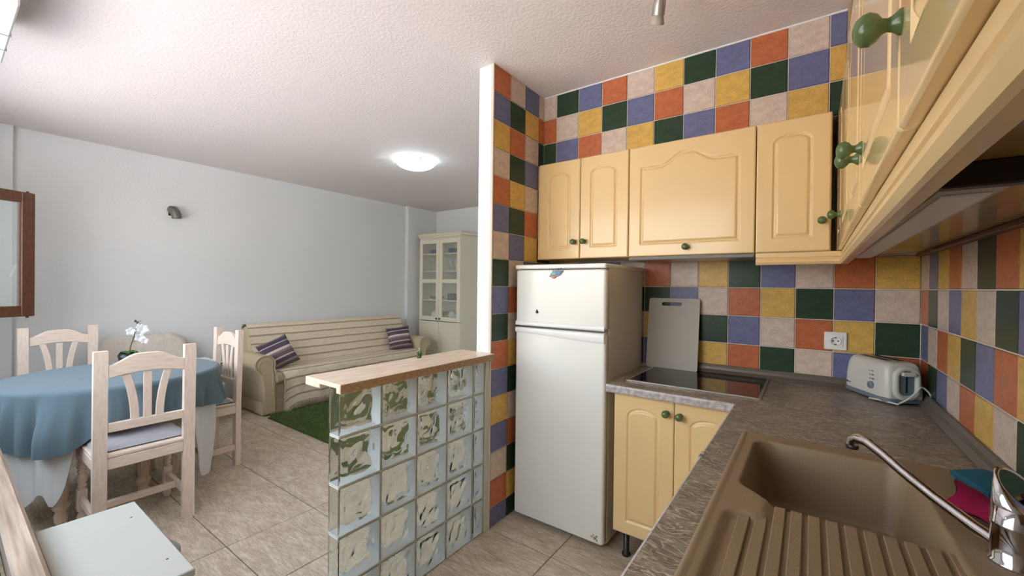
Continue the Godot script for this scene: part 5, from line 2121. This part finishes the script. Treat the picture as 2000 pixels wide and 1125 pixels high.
	for k in 4:
		cup.call(0.09 + 0.075 * k, 1.085, -0.13, 0.032, 0.095, "dark_china", "tumbler", ["leftmost", "second from left", "second from right", "rightmost"][k] + " of the dark tumblers behind the lower right dresser pane", "dark tumblers behind the right dresser door")
	# wine glasses on the second shelf
	for k in 5:
		var s := mb()
		lathe(s, [Vector2(0, 0), Vector2(0.03, 0), Vector2(0.03, 0.002), Vector2(0.004, 0.006), Vector2(0.0035, 0.085), Vector2(0.012, 0.095), Vector2(0.030, 0.125), Vector2(0.031, 0.155), Vector2(0.026, 0.185), Vector2(0.0245, 0.185), Vector2(0.029, 0.15), Vector2(0, 0.10)], 18)
		var x: float = [-0.30, -0.16, 0.10, 0.19, 0.30][k]
		var o := part("wine_glass", s, M.drinking_glass, self, Vector3(px + x, 1.5205, zf - 0.15))
		tag(o, ["left", "right", "leftmost", "middle", "rightmost"][k] + (" wine glass of the pair behind the upper left dresser pane" if k < 2 else " wine glass of the three behind the upper right dresser pane"), "wine glass", "wine glasses behind the left door" if k < 2 else "wine glasses behind the right door")
	# white tureens on the lowest glazed shelf
	for k in 3:
		var s := thing("tureen", ["round lidded white tureen behind the lower left dresser pane", "white lidded pot at left behind the lower right dresser pane", "white lidded pot at right behind the lower right dresser pane"][k], "tureen", Vector3(px + [-0.19, 0.13, 0.29][k], 0.7955, zf - 0.16))
		var sc: float = [1.25, 0.85, 0.95][k]
		st = mb()
		lathe(st, [Vector2(0, 0), Vector2(0.045 * sc, 0), Vector2(0.05 * sc, 0.01), Vector2(0.075 * sc, 0.045), Vector2(0.078 * sc, 0.07), Vector2(0.068 * sc, 0.092), Vector2(0, 0.092)], 20)
		part("bowl", st, M.porcelain, s)
		st = mb()
		lathe(st, [Vector2(0.070 * sc, 0.0925), Vector2(0.055 * sc, 0.112), Vector2(0.02 * sc, 0.124), Vector2(0.008, 0.126), Vector2(0.013, 0.136), Vector2(0, 0.142)], 20)
		part("lid", st, M.porcelain, s)


# =====================================================================  lamps
func lamps() -> void:
	var t := thing("ceiling_lamp", "round frosted glass ceiling lamp switched on over the living room", "lamp", Vector3(-1.690, H, -0.425))
	var st := mb()
	lathe(st, [Vector2(0, -0.022), Vector2(0.15, -0.022), Vector2(0.15, 0), Vector2(0, 0)], 32)
	part("base_plate", st, M.white_paint, t)
	st = mb()
	var prof := []
	for k in 12:
		var a := PI / 2 * k / 11.0
		prof.append(Vector2(0.185 * sin(a), -0.024 - 0.070 * cos(a)))
	prof.append(Vector2(0.183, -0.020))
	lathe(st, prof, 40)
	part("glass_bowl", st, M.lamp_glow, t)
	for k in 3:
		var a := 0.5 + TAU * k / 3
		st = mb()
		lathe(st, [Vector2(0, -0.009), Vector2(0.008, -0.007), Vector2(0.009, 0.0), Vector2(0.006, 0.008), Vector2(0, 0.009)], 12)
		part("clip", st, M.brushed_steel, t, Vector3(cos(a) * 0.189, -0.028, sin(a) * 0.189))
	var l := OmniLight3D.new()
	l.name = "ceiling_lamp_light"
	l.position = Vector3(-1.690, H - 0.060, -0.425)
	l.light_color = Color(0.90, 0.97, 1.0)
	l.light_energy = 0.07
	l.light_size = 0.03
	l.omni_range = 12.0
	l.omni_attenuation = 2.0
	l.shadow_enabled = true
	add_child(l)
	# spot on the kitchen ceiling, cut off by the top of the photo
	t = thing("ceiling_spot", "small metal spotlight hanging from the kitchen ceiling at the top edge", "spotlight", Vector3(0.915, H - 0.040, 0.66))
	st = mb()
	lathe(st, [Vector2(0, 0.020), Vector2(0.040, 0.020), Vector2(0.045, 0.026), Vector2(0.045, 0.040), Vector2(0, 0.040)], 28, Transform3D(Basis.IDENTITY, Vector3(0.02, 0, 0.03)))
	part("ceiling_rose", st, M.brushed_steel, t)
	st = mb()
	tube(st, [Vector3(0.02, 0.024, 0.03), Vector3(0.02, -0.055, 0.03)], 0.009, 10)
	tube(st, [Vector3(0.02, -0.055, 0.03), Vector3(0.0, -0.066, 0.01)], 0.008, 10)
	part("arm", st, M.dark_metal, t)
	st = mb()
	tube(st, [Vector3(0.006, -0.045, 0.018), Vector3(0.001, -0.058, 0.011), Vector3(-0.007, -0.085, 0.0), Vector3(-0.015, -0.112, -0.012)], [0.015, 0.021, 0.023, 0.0235], 20)
	part("shade", st, M.brushed_steel, t)
	st = mb()
	tube(st, [Vector3(-0.0148, -0.111, -0.0117), Vector3(-0.018, -0.124, -0.0165), Vector3(-0.0215, -0.136, -0.0215), Vector3(-0.023, -0.140, -0.0235)], [0.019, 0.023, 0.0265, 0.024], 20)
	part("bulb", st, M.board_plastic, t)


# =====================================================================  foreground, lower left, and the box at upper left
func foreground() -> void:
	# white board with two screw holes on two side panels
	var t := thing("shelf_unit", "low white board with two screw holes at the bottom left of the photo", "shelf", Vector3(0.2, 0, 2.03))
	var st := mb()
	var o := -t.position
	box(st, o + Vector3(-0.128, 0.684, 1.929), o + Vector3(0.330, 0.700, 2.114), 0.002)
	part("top_board", st, M.white_board, t)
	for p in [Vector3(-0.029, 0.700, 1.957), Vector3(0.247, 0.700, 1.955)]:
		st = mb()
		lathe(st, [Vector2(0.0024, -0.001), Vector2(0.0024, 0.0004), Vector2(0, 0.0004)], 10)
		part("screw_hole", st, M.black_plastic, t, o + p)
	st = mb()
	box(st, o + Vector3(-0.10, 0, 1.99), o + Vector3(-0.084, 0.684, 2.114), 0.002)
	box(st, o + Vector3(0.50, 0, 1.99), o + Vector3(0.516, 0.660, 2.114), 0.002)
	part("side_panel", st, M.white_board, t)
	st = mb()
	box(st, o + Vector3(0.300, 0.660, 1.934), o + Vector3(0.560, 0.676, 2.114), 0.002)
	part("lower_board", st, M.grey_box, t)
	st = mb()
	lathe(st, [Vector2(0, 0.668), Vector2(0.074, 0.668), Vector2(0.076, 0.672), Vector2(0.076, 0.676), Vector2(0.074, 0.679), Vector2(0, 0.679)], 36, Transform3D(Basis.IDENTITY, o + Vector3(0.158, 0, 1.984)))
	part("round_plate", st, M.grey_box, t)
	# weathered rail behind it with a dark panel
	t = thing("wooden_rail", "weathered whitewashed wooden rail crossing the bottom left corner", "rail", Vector3(-0.1, 0, 2.14))
	st = mb()
	o = -t.position
	box(st, o + Vector3(-1.15, 0.69, 2.124), o + Vector3(0.62, 0.752, 2.168), 0.007)
	part("rail", st, M.weathered_wood, t)
	for x in [-1.10, 0.56]:
		st = mb()
		box(st, o + Vector3(x, 0, 2.126), o + Vector3(x + 0.05, 0.69, 2.166), 0.004)
		part("post", st, M.weathered_wood, t)
	t = thing("dark_box", "black box behind the weathered rail at the bottom left corner", "box", Vector3(-0.3, 0, 2.29))
	st = mb()
	box(st, Vector3(-0.85, 0.0, -0.112), Vector3(0.90, 0.70, 0.12), 0.004)
	part("case", st, M.black_plastic, t)
	st = mb()
	box(st, Vector3(-0.855, 0.701, -0.114), Vector3(0.905, 0.722, 0.125), 0.003)
	part("lid", st, M.black_plastic, t)
	# white box high on the window wall
	t = thing("wall_unit", "bright white slatted box up at the top left corner", "wall unit", Vector3(-1.30, 2.30, 2.26))
	st = mb()
	box(st, Vector3(-0.345, 0.0, -0.185), Vector3(0.345, 0.155, 0.185), 0.006)
	part("casing", st, M.white_paint, t)
	st = mb()
	for x in [-0.16, 0.02]:
		box(st, Vector3(x, -0.002, -0.187), Vector3(x + 0.006, 0.02, 0.10), 0.0)
	part("groove", st, M.grey_box, t)
